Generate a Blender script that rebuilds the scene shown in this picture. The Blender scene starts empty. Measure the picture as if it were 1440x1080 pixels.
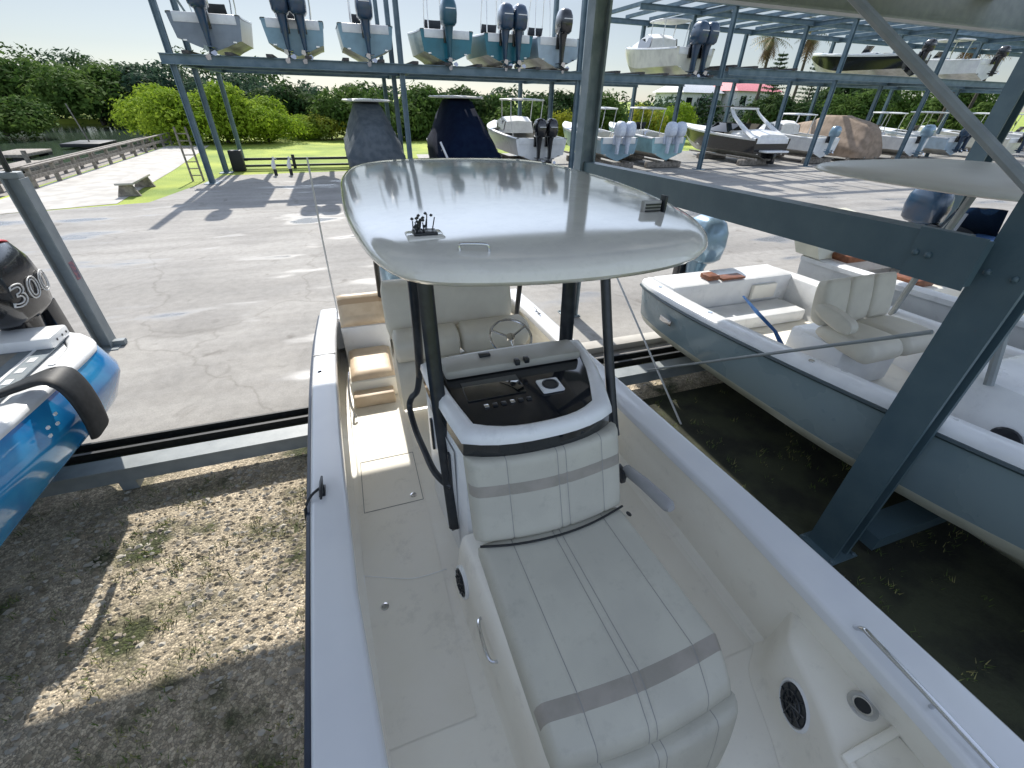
import bpy, bmesh, math, random
from mathutils import Vector, Matrix, noise
random.seed(7)
R = math.radians
S = bpy.context.scene
COL = S.collection

# ------------------------------------------------------------------ camera
cam = bpy.data.cameras.new("camera"); co = bpy.data.objects.new("camera", cam); COL.objects.link(co)
Xw = Vector((0.944071, 0.165346, -0.28529)); Yw = Vector((-0.329077, 0.527349, -0.783333)); Zw = Vector((0.020926, 0.833405, 0.552267))
co.matrix_world = Matrix.Translation((0, 0, 3.6)) @ Matrix((Xw, Yw, Zw)).to_4x4()
cam.sensor_width = 36; cam.lens = 15.175; cam.clip_end = 3000; cam.clip_start = 0.05
S.camera = co

# ------------------------------------------------------------------ sky and sun
SUN_EL, SUN_AZ = 43.5, 0.0          # azimuth measured from +Y (behind the far rack)
w = bpy.data.worlds.new("World"); S.world = w; w.use_nodes = True
nt = w.node_tree; bg = nt.nodes['Background']
sky = nt.nodes.new('ShaderNodeTexSky'); sky.sky_type = 'NISHITA'; sky.sun_disc = False
sky.sun_elevation = R(SUN_EL); sky.sun_rotation = R(SUN_AZ)
sky.air_density = .8; sky.dust_density = 0.3; sky.ozone_density = 1.0
hs = nt.nodes.new('ShaderNodeHueSaturation'); hs.inputs['Saturation'].default_value = .55; nt.links.new(sky.outputs[0], hs.inputs['Color']); 
# low hazy horizon is duller than the sky above it
gm = nt.nodes.new('ShaderNodeTexCoord'); gx = nt.nodes.new('ShaderNodeSeparateXYZ'); nt.links.new(gm.outputs['Generated'], gx.inputs[0])
gr = nt.nodes.new('ShaderNodeMapRange'); gr.interpolation_type = 'SMOOTHSTEP'; gr.inputs['From Min'].default_value = .13; gr.inputs['From Max'].default_value = .30
gr.inputs['To Min'].default_value = .30; gr.inputs['To Max'].default_value = 1.25; nt.links.new(gx.outputs['Z'], gr.inputs['Value'])
gv = nt.nodes.new('ShaderNodeVectorMath'); gv.operation = 'SCALE'; nt.links.new(hs.outputs[0], gv.inputs[0]); nt.links.new(gr.outputs[0], gv.inputs['Scale']); gt = nt.nodes.new('ShaderNodeVectorMath'); gt.operation = 'MULTIPLY'; gt.inputs[1].default_value = (.985, 1.0, 1.0); nt.links.new(gv.outputs[0], gt.inputs[0]); nt.links.new(gt.outputs[0], bg.inputs[0]); bg.inputs[1].default_value = 0.14
sl = bpy.data.lights.new("sun", 'SUN'); so = bpy.data.objects.new("sun", sl); COL.objects.link(so)
sl.energy = 3.0; sl.angle = R(0.6); sl.color = (1.0, 0.95, 0.87)
sd = Vector((math.sin(R(SUN_AZ))*math.cos(R(SUN_EL)), math.cos(R(SUN_AZ))*math.cos(R(SUN_EL)), math.sin(R(SUN_EL))))
so.rotation_euler = sd.to_track_quat('Z', 'Y').to_euler()
S.view_settings.view_transform = 'Standard'; S.view_settings.look = 'None'
S.view_settings.exposure = 1.08; S.view_settings.gamma = 1.0
S.render.engine = 'CYCLES'

# ------------------------------------------------------------------ materials
MATS = {}
def mat(name, c, rough=.5, metal=0, c2=None, scale=5, detail=4, bump=0, bscale=40, coat=0, spec=None, mix=(.4, .6), trans=0, rvar=0):
    if name in MATS: return MATS[name]
    m = bpy.data.materials.new(name); m.use_nodes = True; n = m.node_tree; N = n.nodes; L = n.links
    b = N['Principled BSDF']; b.inputs['Base Color'].default_value = (*c, 1)
    b.inputs['Roughness'].default_value = rough; b.inputs['Metallic'].default_value = metal
    if coat: b.inputs['Coat Weight'].default_value = coat; b.inputs['Coat Roughness'].default_value = .05
    if spec is not None: b.inputs['Specular IOR Level'].default_value = spec
    if trans: b.inputs['Transmission Weight'].default_value = trans
    tc = N.new('ShaderNodeTexCoord')
    if c2 or rvar:
        t = N.new('ShaderNodeTexNoise'); t.inputs['Scale'].default_value = scale; t.inputs['Detail'].default_value = detail
        L.new(tc.outputs['Object'], t.inputs['Vector'])
        r = N.new('ShaderNodeMapRange'); r.inputs['From Min'].default_value = mix[0]; r.inputs['From Max'].default_value = mix[1]
        L.new(t.outputs['Fac'], r.inputs['Value'])
        if c2:
            x = N.new('ShaderNodeMix'); x.data_type = 'RGBA'; x.inputs[6].default_value = (*c, 1); x.inputs[7].default_value = (*c2, 1)
            L.new(r.outputs[0], x.inputs[0]); L.new(x.outputs[2], b.inputs['Base Color'])
        if rvar:
            r2 = N.new('ShaderNodeMapRange'); r2.inputs['To Min'].default_value = rough; r2.inputs['To Max'].default_value = rough+rvar
            L.new(t.outputs['Fac'], r2.inputs['Value']); L.new(r2.outputs[0], b.inputs['Roughness'])
    if bump:
        t2 = N.new('ShaderNodeTexNoise'); t2.inputs['Scale'].default_value = bscale; t2.inputs['Detail'].default_value = 3
        L.new(tc.outputs['Object'], t2.inputs['Vector'])
        bp = N.new('ShaderNodeBump'); bp.inputs['Strength'].default_value = bump; bp.inputs['Distance'].default_value = .01
        L.new(t2.outputs['Fac'], bp.inputs['Height']); L.new(bp.outputs[0], b.inputs['Normal'])
    MATS[name] = m; return m

GEL = mat('gelcoat_cream', (.86, .83, .74), .28, c2=(.83, .79, .70), scale=2.2, rvar=.12, bump=.02, bscale=3)
GELW = mat('gelcoat_white', (.80, .81, .81), .22, c2=(.72, .73, .74), scale=3, rvar=.15)
NONSKID = mat('nonskid_cream', (.83, .79, .70), .6, c2=(.80, .76, .66), scale=1.7, bump=.25, bscale=300)
TOPM = mat('hardtop_pearl', (.70, .675, .60), .05, c2=(.66, .635, .57), scale=6, coat=.25, rvar=.05)
VINYL = mat('vinyl_grey', (.50, .485, .41), .5, c2=(.455, .44, .375), scale=3, bump=.12, bscale=220)
VINYLB = mat('vinyl_taupe_band', (.33, .30, .26), .55, c2=(.28, .26, .22), scale=8, bump=.2, bscale=300)
VINYLT = mat('vinyl_tan', (.62, .50, .36), .5, c2=(.55, .43, .30), scale=8, bump=.1, bscale=200)
SEAM = mat('seam_thread', (.27, .265, .25), .7)
BLACKP = mat('black_powder_coat', (.010, .013, .018), .28, c2=(.02, .024, .03), scale=14)
BLACKR = mat('black_rubber', (.008, .010, .012), .6, c2=(.016, .018, .02), scale=20)
GLASSD = mat('dark_tinted_acrylic', (.006, .009, .012), .04, coat=.8)
CHROME = mat('stainless_steel', (.62, .63, .65), .16, 1)
STEEL = mat('teal_painted_steel', (.055, .095, .118), .42, c2=(.08, .125, .145), scale=3, detail=8, bump=.15, bscale=30, mix=(.35, .7))
STEELG = mat('galvanised_steel', (.27, .295, .30), .5, c2=(.20, .225, .235), scale=6, detail=8, bump=.1, mix=(.3, .7))
STEELF = mat('far_rack_steel', (.085, .14, .18), .5, c2=(.13, .19, .23), scale=2, detail=6)
RUST = mat('weathered_beam', (.16, .16, .15), .7, c2=(.26, .25, .23), scale=5, detail=8, bump=.4, bscale=30)
WOOD = mat('weathered_timber', (.30, .27, .23), .85, c2=(.17, .15, .13), scale=7, detail=8, bump=.5, bscale=25)
BUNK = mat('bunk_carpet', (.05, .05, .055), .95, c2=(.10, .09, .08), scale=9)
CONC = mat('concrete', (.46, .44, .40), .85, c2=(.36, .34, .31), scale=1.5, detail=8, bump=.3, bscale=20)
TEAK = mat('brown_teak', (.22, .08, .035), .5, c2=(.15, .05, .02), scale=14)
ENGN = mat('engine_navy', (.015, .05, .10), .25, coat=.5, c2=(.03, .05, .085), scale=3)
ENGB = mat('engine_black', (.012, .013, .016), .22, coat=.6)
ENGS = mat('engine_silver_blue', (.22, .33, .42), .28, .4, coat=.5)
ENGW = mat('engine_white', (.78, .78, .76), .3, coat=.3)
SHRINK = mat('white_plastic_wrap', (.66, .71, .80), .4, c2=(.55, .61, .72), scale=9, bump=.6, bscale=20)
BOTTOM = mat('hull_bottom_stain', (.66, .65, .61), .5, c2=(.40, .39, .35), scale=2, detail=6, mix=(.35, .7))
CANVN = mat('navy_canvas', (.004, .009, .028), .95, c2=(.006, .014, .036), scale=3, bump=.3, bscale=6, spec=.12)
CANVG = mat('grey_canvas', (.09, .11, .13), .85, c2=(.13, .15, .17), scale=3, bump=.3, bscale=6, spec=.2)
CANVT = mat('tan_canvas', (.33, .25, .19), .85, c2=(.25, .19, .14), scale=3, bump=.4, bscale=8)
RED = mat('red_decal', (.55, .02, .03), .3)
LETW = mat('pale_decal', (.66, .66, .66), .35)
EVA = mat('grey_foam_pad', (.16, .20, .23), .7, c2=(.20, .23, .25), scale=12, bump=.3, bscale=200)
BLUEH = mat('blue_gelcoat', (.012, .20, .50), .12, c2=(.03, .30, .60), scale=2.5, coat=.8, detail=6)
TEALH = mat('slate_gelcoat', (.20, .275, .31), .22, c2=(.24, .315, .345), scale=1.2, coat=.3, rvar=.1)
ROPE = mat('rope_pale', (.55, .56, .56), .8)
BLUER = mat('blue_strap', (.015, .07, .22), .8, c2=(.03, .12, .3), scale=30)

def weather(m, amt=.62):
    n = m.node_tree; N = n.nodes; L = n.links; b = N['Principled BSDF']; src = b.inputs['Base Color'].links[0].from_socket
    tc = N.new('ShaderNodeTexCoord'); mp = N.new('ShaderNodeMapping'); mp.inputs['Scale'].default_value = (1, 1, .35); L.new(tc.outputs['Object'], mp.inputs[0])
    t = N.new('ShaderNodeTexNoise'); t.inputs['Scale'].default_value = 7; t.inputs['Detail'].default_value = 9; t.inputs['Roughness'].default_value = .7; L.new(mp.outputs[0], t.inputs[0])
    r_ = N.new('ShaderNodeMapRange'); r_.inputs['From Min'].default_value = amt; r_.inputs['From Max'].default_value = amt+.05; L.new(t.outputs['Fac'], r_.inputs['Value'])
    x = N.new('ShaderNodeMix'); x.data_type = 'RGBA'; L.new(r_.outputs[0], x.inputs[0]); L.new(src, x.inputs[6]); x.inputs[7].default_value = (.12, .07, .04, 1); L.new(x.outputs[2], b.inputs['Base Color'])
def dirt(m, k=.86, sc=5, th=.55):
    n = m.node_tree; N = n.nodes; L = n.links; b = N['Principled BSDF']; src = b.inputs['Base Color'].links[0].from_socket
    tc = N.new('ShaderNodeTexCoord'); t = N.new('ShaderNodeTexNoise'); t.inputs['Scale'].default_value = sc; t.inputs['Detail'].default_value = 10; t.inputs['Roughness'].default_value = .75; L.new(tc.outputs['Object'], t.inputs[0])
    r_ = N.new('ShaderNodeMapRange'); r_.inputs['From Min'].default_value = th; r_.inputs['From Max'].default_value = th+.14; r_.inputs['To Min'].default_value = 1; r_.inputs['To Max'].default_value = k; L.new(t.outputs['Fac'], r_.inputs['Value'])
    v = N.new('ShaderNodeVectorMath'); v.operation = 'SCALE'; L.new(src, v.inputs[0]); L.new(r_.outputs[0], v.inputs['Scale']); L.new(v.outputs[0], b.inputs['Base Color'])
for m_ in (GEL, GELW, NONSKID): dirt(m_)
dirt(VINYL, .88, 9); dirt(TOPM, .93, 14, .5)
weather(STEEL, .69); weather(STEELG, .72)
def colour(name, c, rough=.3, c2=None):
    return mat(name, c, rough, c2=c2 or tuple(v*.82 for v in c), scale=2, coat=.2)

# ------------------------------------------------------------------ mesh builder
class MB:
    def __init__(s): s.bm = bmesh.new()
    def face(s, vs, mi=0, smooth=False):
        try:
            f = s.bm.faces.new(vs); f.material_index = mi; f.smooth = smooth; return f
        except ValueError: return None
    def box(s, lo, hi, mi=0, bev=0, M=None):
        x0, y0, z0 = lo; x1, y1, z1 = hi
        r = bmesh.ops.create_cube(s.bm, size=1.0)['verts']
        for v in r:
            v.co = Vector((x0+(v.co.x+.5)*(x1-x0), y0+(v.co.y+.5)*(y1-y0), z0+(v.co.z+.5)*(z1-z0)))
        fs = {f for v in r for f in v.link_faces}
        for f in fs: f.material_index = mi
        vs = set(r)
        if bev:
            es = list({e for v in r for e in v.link_edges})
            q = bmesh.ops.bevel(s.bm, geom=es, offset=bev, segments=2, affect='EDGES', profile=.5)
            for f in q['faces']: f.material_index = mi; f.smooth = True
            vs = {v for f in q['faces'] for v in f.verts} | {v for v in r if v.is_valid}
        if M:
            for v in vs:
                if v.is_valid: v.co = M @ v.co
        return s
    def tube(s, pts, r, seg=8, mi=0, caps=True, flat=1.0, up=None):
        pts = [Vector(p) for p in pts]; rings = []
        n = len(pts)
        for i, p in enumerate(pts):
            t = (pts[min(i+1, n-1)]-pts[max(i-1, 0)]).normalized()
            a = up and Vector(up) or (Vector((0, 0, 1)) if abs(t.z) < .9 else Vector((0, 1, 0)))
            u = t.cross(a).normalized(); v = u.cross(t).normalized()
            rr = r[i] if isinstance(r, (list, tuple)) else r
            rings.append([s.bm.verts.new(p+(u*math.cos(k*2*math.pi/seg)*rr+v*math.sin(k*2*math.pi/seg)*rr*flat)) for k in range(seg)])
        for a, b in zip(rings, rings[1:]):
            for k in range(seg): s.face((a[k], a[(k+1) % seg], b[(k+1) % seg], b[k]), mi, True)
        if caps:
            s.face(rings[0][::-1], mi); s.face(rings[-1], mi)
        return s
    def grid(s, P, nu, nv, mi=0, smooth=True, cu=False, flip=False):
        V = [[s.bm.verts.new(P(i/nu, j/nv)) for j in range(nv+1)] for i in range(nu+1)]
        for i in range(nu):
            for j in range(nv):
                q = (V[i][j], V[i+1][j], V[i+1][j+1], V[i][j+1])
                s.face(q[::-1] if flip else q, mi((i+.5)/nu, (j+.5)/nv) if callable(mi) else mi, smooth)
        return V
    def loft(s, secs, mi=0, closed=False, smooth=True, caps=True):
        V = [[s.bm.verts.new(p) for p in sec] for sec in secs]; n = len(secs[0])
        for i in range(len(V)-1):
            for k in range(n if closed else n-1):
                s.face((V[i][k], V[i][(k+1) % n], V[i+1][(k+1) % n], V[i+1][k]), mi(k) if callable(mi) else mi, smooth)
        if caps and closed:
            s.face(V[0][::-1], mi(0) if callable(mi) else mi); s.face(V[-1], mi(0) if callable(mi) else mi)
        return V
    def lathe(s, prof, c, seg=16, mi=0, axis=None):
        M = (Vector((0, 0, 1)).rotation_difference(Vector(axis)).to_matrix() if axis else Matrix.Identity(3)); c = Vector(c)
        secs = [[c+M@Vector((r*math.cos(2*math.pi*k/seg), r*math.sin(2*math.pi*k/seg), z)) for k in range(seg)] for r, z in prof]
        return s.loft(secs, mi, closed=True)
    def build(s, name, m, parent=None, sharp=40, loc=None):
        bm = s.bm
        bmesh.ops.recalc_face_normals(bm, faces=bm.faces)
        me = bpy.data.meshes.new(name); bm.to_mesh(me); bm.free()
        for x in (m if isinstance(m, (list, tuple)) else [m]): me.materials.append(x)
        try: me.set_sharp_from_angle(angle=R(sharp))
        except Exception: pass
        o = bpy.data.objects.new(name, me); COL.objects.link(o)
        if parent: o.parent = parent
        if loc: o.location = loc
        return o

def tag(o, label=None, cat=None, group=None, kind=None):
    if label: o['label'] = label
    if cat: o['category'] = cat
    if group: o['group'] = group
    if kind: o['kind'] = kind
    return o
def empty(name, loc, label, cat, group=None, rz=0):
    o = bpy.data.objects.new(name, None); COL.objects.link(o); o.location = loc; o.rotation_euler.z = rz
    return tag(o, label, cat, group)
def lerp(tab, y):
    for (a, va), (b, vb) in zip(tab, tab[1:]):
        if a <= y <= b: return va+(vb-va)*(y-a)/(b-a)
    return tab[0][1] if y < tab[0][0] else tab[-1][1]
def smooth_tab(tab, y):
    return (lerp(tab, y-.35)+lerp(tab, y)*2+lerp(tab, y+.35))/4
def catmull(pts, n=6, closed=False):
    pts = [Vector(p) for p in pts]; out = []; N = len(pts)
    rng = range(N) if closed else range(N-1)
    for i in rng:
        g = (lambda k: pts[k % N]) if closed else (lambda k: pts[max(0, min(N-1, k))])
        p0, p1, p2, p3 = g(i-1), g(i), g(i+1), g(i+2)
        for k in range(n):
            t = k/n
            out.append(.5*((2*p1)+(p2-p0)*t+(2*p0-5*p1+4*p2-p3)*t*t+(3*p1-p0-3*p2+p3)*t**3))
    if not closed: out.append(pts[-1])
    return out

# ------------------------------------------------------------------ ground, pavement, water
def ground_mat():
    m = bpy.data.materials.new('grass_ground'); m.use_nodes = True; n = m.node_tree; N = n.nodes; L = n.links; b = N['Principled BSDF']
    tc = N.new('ShaderNodeTexCoord'); t = N.new('ShaderNodeTexNoise'); t.inputs['Scale'].default_value = .35; t.inputs['Detail'].default_value = 8
    L.new(tc.outputs['Object'], t.inputs['Vector']); r = N.new('ShaderNodeValToRGB'); L.new(t.outputs['Fac'], r.inputs[0])
    r.color_ramp.elements[0].position = .35; r.color_ramp.elements[0].color = (.16, .24, .03, 1)
    r.color_ramp.elements[1].position = .65; r.color_ramp.elements[1].color = (.36, .42, .06, 1)
    L.new(r.outputs[0], b.inputs['Base Color']); b.inputs['Roughness'].default_value = .9
    t2 = N.new('ShaderNodeTexNoise'); t2.inputs['Scale'].default_value = 18; L.new(tc.outputs['Object'], t2.inputs['Vector'])
    bp = N.new('ShaderNodeBump'); bp.inputs['Strength'].default_value = .8; bp.inputs['Distance'].default_value = .06
    L.new(t2.outputs['Fac'], bp.inputs['Height']); L.new(bp.outputs[0], b.inputs['Normal']); return m
def gravel_mat():
    m = bpy.data.materials.new('gravel_earth'); m.use_nodes = True; n = m.node_tree; N = n.nodes; L = n.links; b = N['Principled BSDF']
    tc = N.new('ShaderNodeTexCoord'); v = N.new('ShaderNodeTexVoronoi'); v.inputs['Scale'].default_value = 48; L.new(tc.outputs['Object'], v.inputs['Vector'])
    t = N.new('ShaderNodeTexNoise'); t.inputs['Scale'].default_value = 1.6; t.inputs['Detail'].default_value = 9; L.new(tc.outputs['Object'], t.inputs['Vector'])
    r = N.new('ShaderNodeValToRGB'); L.new(t.outputs['Fac'], r.inputs[0])
    e = r.color_ramp.elements; e[0].position = .38; e[0].color = (.06, .07, .025, 1); e[1].position = .72; e[1].color = (.66, .56, .42, 1)
    q = e.new(.48); q.color = (.46, .39, .28, 1)
    s = N.new('ShaderNodeHueSaturation'); L.new(r.outputs[0], s.inputs['Color'])
    mr = N.new('ShaderNodeMapRange'); mr.inputs['To Min'].default_value = .6; mr.inputs['To Max'].default_value = 1.35
    sp = N.new('ShaderNodeSeparateColor'); L.new(v.outputs['Color'], sp.inputs[0]); L.new(sp.outputs[0], mr.inputs['Value']); L.new(mr.outputs[0], s.inputs['Value'])
    v2 = N.new('ShaderNodeTexVoronoi'); v2.feature = 'DISTANCE_TO_EDGE'; v2.inputs['Scale'].default_value = 48; L.new(tc.outputs['Object'], v2.inputs['Vector'])
    cr = N.new('ShaderNodeMapRange'); cr.inputs['From Max'].default_value = .12; cr.inputs['To Min'].default_value = .5; L.new(v2.outputs['Distance'], cr.inputs['Value'])
    t3 = N.new('ShaderNodeTexNoise'); t3.inputs['Scale'].default_value = 14; t3.inputs['Detail'].default_value = 5; L.new(tc.outputs['Object'], t3.inputs['Vector'])
    c3 = N.new('ShaderNodeMapRange'); c3.inputs['From Min'].default_value = .35; c3.inputs['From Max'].default_value = .6; c3.inputs['To Min'].default_value = .7; L.new(t3.outputs['Fac'], c3.inputs['Value'])
    mm = N.new('ShaderNodeMath'); mm.operation = 'MULTIPLY'; L.new(cr.outputs[0], mm.inputs[0]); L.new(c3.outputs[0], mm.inputs[1])
    sv = N.new('ShaderNodeVectorMath'); sv.operation = 'SCALE'; L.new(s.outputs[0], sv.inputs[0]); L.new(mm.outputs[0], sv.inputs['Scale'])
    L.new(sv.outputs[0], b.inputs['Base Color']); b.inputs['Roughness'].default_value = .9
    bp = N.new('ShaderNodeBump'); bp.inputs['Strength'].default_value = .8; bp.inputs['Distance'].default_value = .014; bp.invert = True
    L.new(v.outputs['Distance'], bp.inputs['Height']); L.new(bp.outputs[0], b.inputs['Normal']); return m
def pave_mat():
    m = bpy.data.materials.new('worn_pavement'); m.use_nodes = True; n = m.node_tree; N = n.nodes; L = n.links; b = N['Principled BSDF']
    tc = N.new('ShaderNodeTexCoord')
    def nz(scale, det=6, vec=None, dist=0):
        t = N.new('ShaderNodeTexNoise'); t.inputs['Scale'].default_value = scale; t.inputs['Detail'].default_value = det
        t.inputs['Distortion'].default_value = dist
        L.new(vec or tc.outputs['Object'], t.inputs['Vector']); return t.outputs['Fac']
    def ramp(src, a, ca, c, cc):
        r = N.new('ShaderNodeValToRGB'); r.color_ramp.elements[0].position = a; r.color_ramp.elements[0].color = (*ca, 1)
        r.color_ramp.elements[1].position = c; r.color_ramp.elements[1].color = (*cc, 1); L.new(src, r.inputs[0]); return r.outputs[0]
    def mul(a, c, f=1):
        x = N.new('ShaderNodeMix'); x.data_type = 'RGBA'; x.blend_type = 'MULTIPLY'; x.inputs[0].default_value = f
        L.new(a, x.inputs[6]); L.new(c, x.inputs[7]); return x.outputs[2]
    base = ramp(nz(.45, 9, dist=.6), .3, (.25, .24, .225), .7, (.35, .335, .31))
    # wheel tracks: noise stretched along x
    mp = N.new('ShaderNodeMapping'); mp.inputs['Scale'].default_value = (.12, 1.3, 1); mp.inputs['Rotation'].default_value = (0, 0, R(-8)); L.new(tc.outputs['Object'], mp.inputs['Vector'])
    base = mul(base, ramp(nz(1.1, 7, mp.outputs[0], .3), .40, (.74, .73, .72), .60, (1, 1, 1)), .6)
    base = mul(base, ramp(nz(70, 3), .3, (.82, .82, .82), .7, (1.1, 1.1, 1.1)), .8)
    # cracks
    v = N.new('ShaderNodeTexVoronoi'); v.feature = 'DISTANCE_TO_EDGE'; v.inputs['Scale'].default_value = .17
    nv = N.new('ShaderNodeTexNoise'); nv.inputs['Scale'].default_value = .9; nv.inputs['Detail'].default_value = 6; L.new(tc.outputs['Object'], nv.inputs['Vector'])
    va = N.new('ShaderNodeVectorMath'); va.operation = 'MULTIPLY_ADD'; va.inputs[1].default_value = (1.6, 1.6, 0); L.new(nv.outputs['Color'], va.inputs[0]); L.new(tc.outputs['Object'], va.inputs[2])
    L.new(va.outputs[0], v.inputs['Vector'])
    base = mul(base, ramp(v.outputs['Distance'], .001, (.55, .53, .5), .006, (1, 1, 1)), .45)
    base = mul(base, ramp(nz(1.9, 5, dist=.8), .27, (.62, .60, .58), .36, (1, 1, 1)), .8)
    base = mul(base, ramp(nz(6.5, 8), .35, (.86, .86, .86), .6, (1.04, 1.04, 1.04)), .7)
    # damp patches
    mp2 = N.new('ShaderNodeMapping'); mp2.inputs['Scale'].default_value = (.32, .85, 1); mp2.inputs['Location'].default_value = (3.1, 1.7, 0); L.new(tc.outputs['Object'], mp2.inputs['Vector'])
    wet = N.new('ShaderNodeMapRange'); wet.inputs['From Min'].default_value = .57; wet.inputs['From Max'].default_value = .66
    L.new(nz(.9, 4, mp2.outputs[0]), wet.inputs['Value'])
    x = N.new('ShaderNodeMix'); x.data_type = 'RGBA'; L.new(wet.outputs[0], x.inputs[0]); L.new(base, x.inputs[6]); x.inputs[7].default_value = (.15, .15, .15, 1)
    L.new(x.outputs[2], b.inputs['Base Color'])
    rr = N.new('ShaderNodeMapRange'); rr.inputs['To Min'].default_value = .85; rr.inputs['To Max'].default_value = .2; L.new(wet.outputs[0], rr.inputs['Value']); L.new(rr.outputs[0], b.inputs['Roughness'])
    bp = N.new('ShaderNodeBump'); bp.inputs['Strength'].default_value = .3; bp.inputs['Distance'].default_value = .01; L.new(nz(90, 3), bp.inputs['Height']); L.new(bp.outputs[0], b.inputs['Normal'])
    return m
GRASS, GRAVEL, PAVE = ground_mat(), gravel_mat(), pave_mat()
def sheet(name, poly, z, m, bottom=None):
    mb = MB(); vs = [mb.bm.verts.new((x, y, z)) for x, y in poly]; mb.face(vs)
    if bottom is not None:
        lo = [mb.bm.verts.new((x, y, bottom)) for x, y in poly]
        for i in range(len(vs)): j = (i+1) % len(vs); mb.face((vs[i], vs[j], lo[j], lo[i]))
    return tag(mb.build(name, m), kind='structure')
WX = -12.6
mb = MB()
# ring of ground round the basin, drawn as quads, with bank faces down to the bed
def q(x0, y0, x1, y1, z=0.0):
    mb.face([mb.bm.verts.new(p) for p in ((x0, y0, z), (x1, y0, z), (x1, y1, z), (x0, y1, z))])
q(WX, -900, 1500, 1500); q(-900, 84, WX, 1500); q(-900, -900, WX, -60); q(-900, -60, -220, 84)
q(-220, -60, WX, 84, -1.6)
for a, b_ in (((WX, -60), (WX, 84)), ((WX, 84), (-220, 84)), ((-220, 84), (-220, -60)), ((-220, -60), (WX, -60))):
    mb.face([mb.bm.verts.new(p) for p in ((*a, 0), (*b_, 0), (*b_, -1.6), (*a, -1.6))])
tag(mb.build('ground', GRASS), kind='structure')
def water_mat():
    m = bpy.data.materials.new('creek_water'); m.use_nodes = True; n = m.node_tree; N = n.nodes; L = n.links; b = N['Principled BSDF']
    b.inputs['Base Color'].default_value = (.05, .075, .05, 1); b.inputs['Roughness'].default_value = .09
    tc = N.new('ShaderNodeTexCoord'); mp = N.new('ShaderNodeMapping'); mp.inputs['Scale'].default_value = (1, 2.5, 1); L.new(tc.outputs['Object'], mp.inputs[0])
    t = N.new('ShaderNodeTexNoise'); t.inputs['Scale'].default_value = 1.3; t.inputs['Detail'].default_value = 5; L.new(mp.outputs[0], t.inputs[0])
    bp = N.new('ShaderNodeBump'); bp.inputs['Strength'].default_value = .12; bp.inputs['Distance'].default_value = .05
    L.new(t.outputs['Fac'], bp.inputs['Height']); L.new(bp.outputs[0], b.inputs['Normal']); return m
sheet('water', [(-219.9, -59.9), (WX-.01, -59.9), (WX-.01, 83.9), (-219.9, 83.9)], -.55, water_mat())
sheet('pavement', [(-12.5, 5.35), (70, 5.35), (70, 28.6), (4.5, 28.6), (-5.8, 27.6), (-7.2, 21.0), (-12.5, 19.5)], .006, PAVE)
sheet('rack_yard', [(4.5, 28.61), (70, 28.61), (70, 36), (5.2, 36)], .005, RUST)
sheet('gravel_yard', [(-30, -12), (60, -12), (60, 5.34), (-30, 5.34)], .004, GRAVEL)
SOIL_SHADE = mat('dark_soil_and_shade', (.022, .024, .016), .95, c2=(.05, .055, .03), scale=2.2, detail=9, bump=1, bscale=22)  # near-black for the trench strip, and for shade painted right of the boat
sheet('drain_soil', [(-9, 4.75), (1.9, 4.75), (9.6, 4.75), (9.6, 5.34), (-9, 5.34)], .0062, SOIL_SHADE)
sheet('painted_shade', [(1.9, -12), (22, -12), (22, 4.2), (3.4, 4.15), (2.6, 4.3), (1.9, 4.2)], .0055, SOIL_SHADE)  # deep shade right of the boat put into the colour of this sheet
sheet('walkway', [(-12.4, 19.45), (-8.2, 21.0), (-8.6, 30), (-9.6, 44), (-12.4, 44)], .012, CONC)

# ------------------------------------------------------------------ loose stones and weeds on the gravel
def scatter_stones():
    mb = MB(); rnd = random.Random(3)
    regions = [(-4.6, -.7, .9, 4.5, 2600), (-3.2, -.75, 2.0, 4.4, 2600), (2.2, 4.6, 4.3, 5.3, 300)]
    for x0, x1, y0, y1, n in regions:
        for _ in range(n):
            x = rnd.uniform(x0, x1); y = rnd.uniform(y0, y1); r = .009+.028*rnd.random()**2.5
            if noise.noise(Vector((x*1.2, y*1.2, 0))) < -.18 and rnd.random() < .7: continue
            a = rnd.uniform(0, 6.28); k = rnd.uniform(.5, .9); vs = []
            top = mb.bm.verts.new((x+rnd.uniform(-.3, .3)*r, y+rnd.uniform(-.3, .3)*r, .006+r*rnd.uniform(.4, .8)))
            for j in range(5):
                t = a+j*1.2566+rnd.uniform(-.3, .3); rr = r*rnd.uniform(.8, 1.25)
                vs.append(mb.bm.verts.new((x+math.cos(t)*rr, y+math.sin(t)*rr*k, .005)))
            mi = rnd.choice((0, 0, 1, 2))
            for j in range(5): mb.face((vs[j], vs[(j+1) % 5], top), mi)
    return mb.build('gravel_stones', [mat('stone_pale', (.36, .32, .25), .85, c2=(.24, .21, .17), scale=8), mat('stone_tan', (.30, .25, .18), .9, c2=(.2, .17, .12), scale=9), mat('stone_white', (.46, .43, .37), .8, c2=(.34, .31, .26), scale=9)])
tag(scatter_stones(), 'loose pale stones strewn over the gravel beside the boat', 'gravel', kind='stuff')
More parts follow.
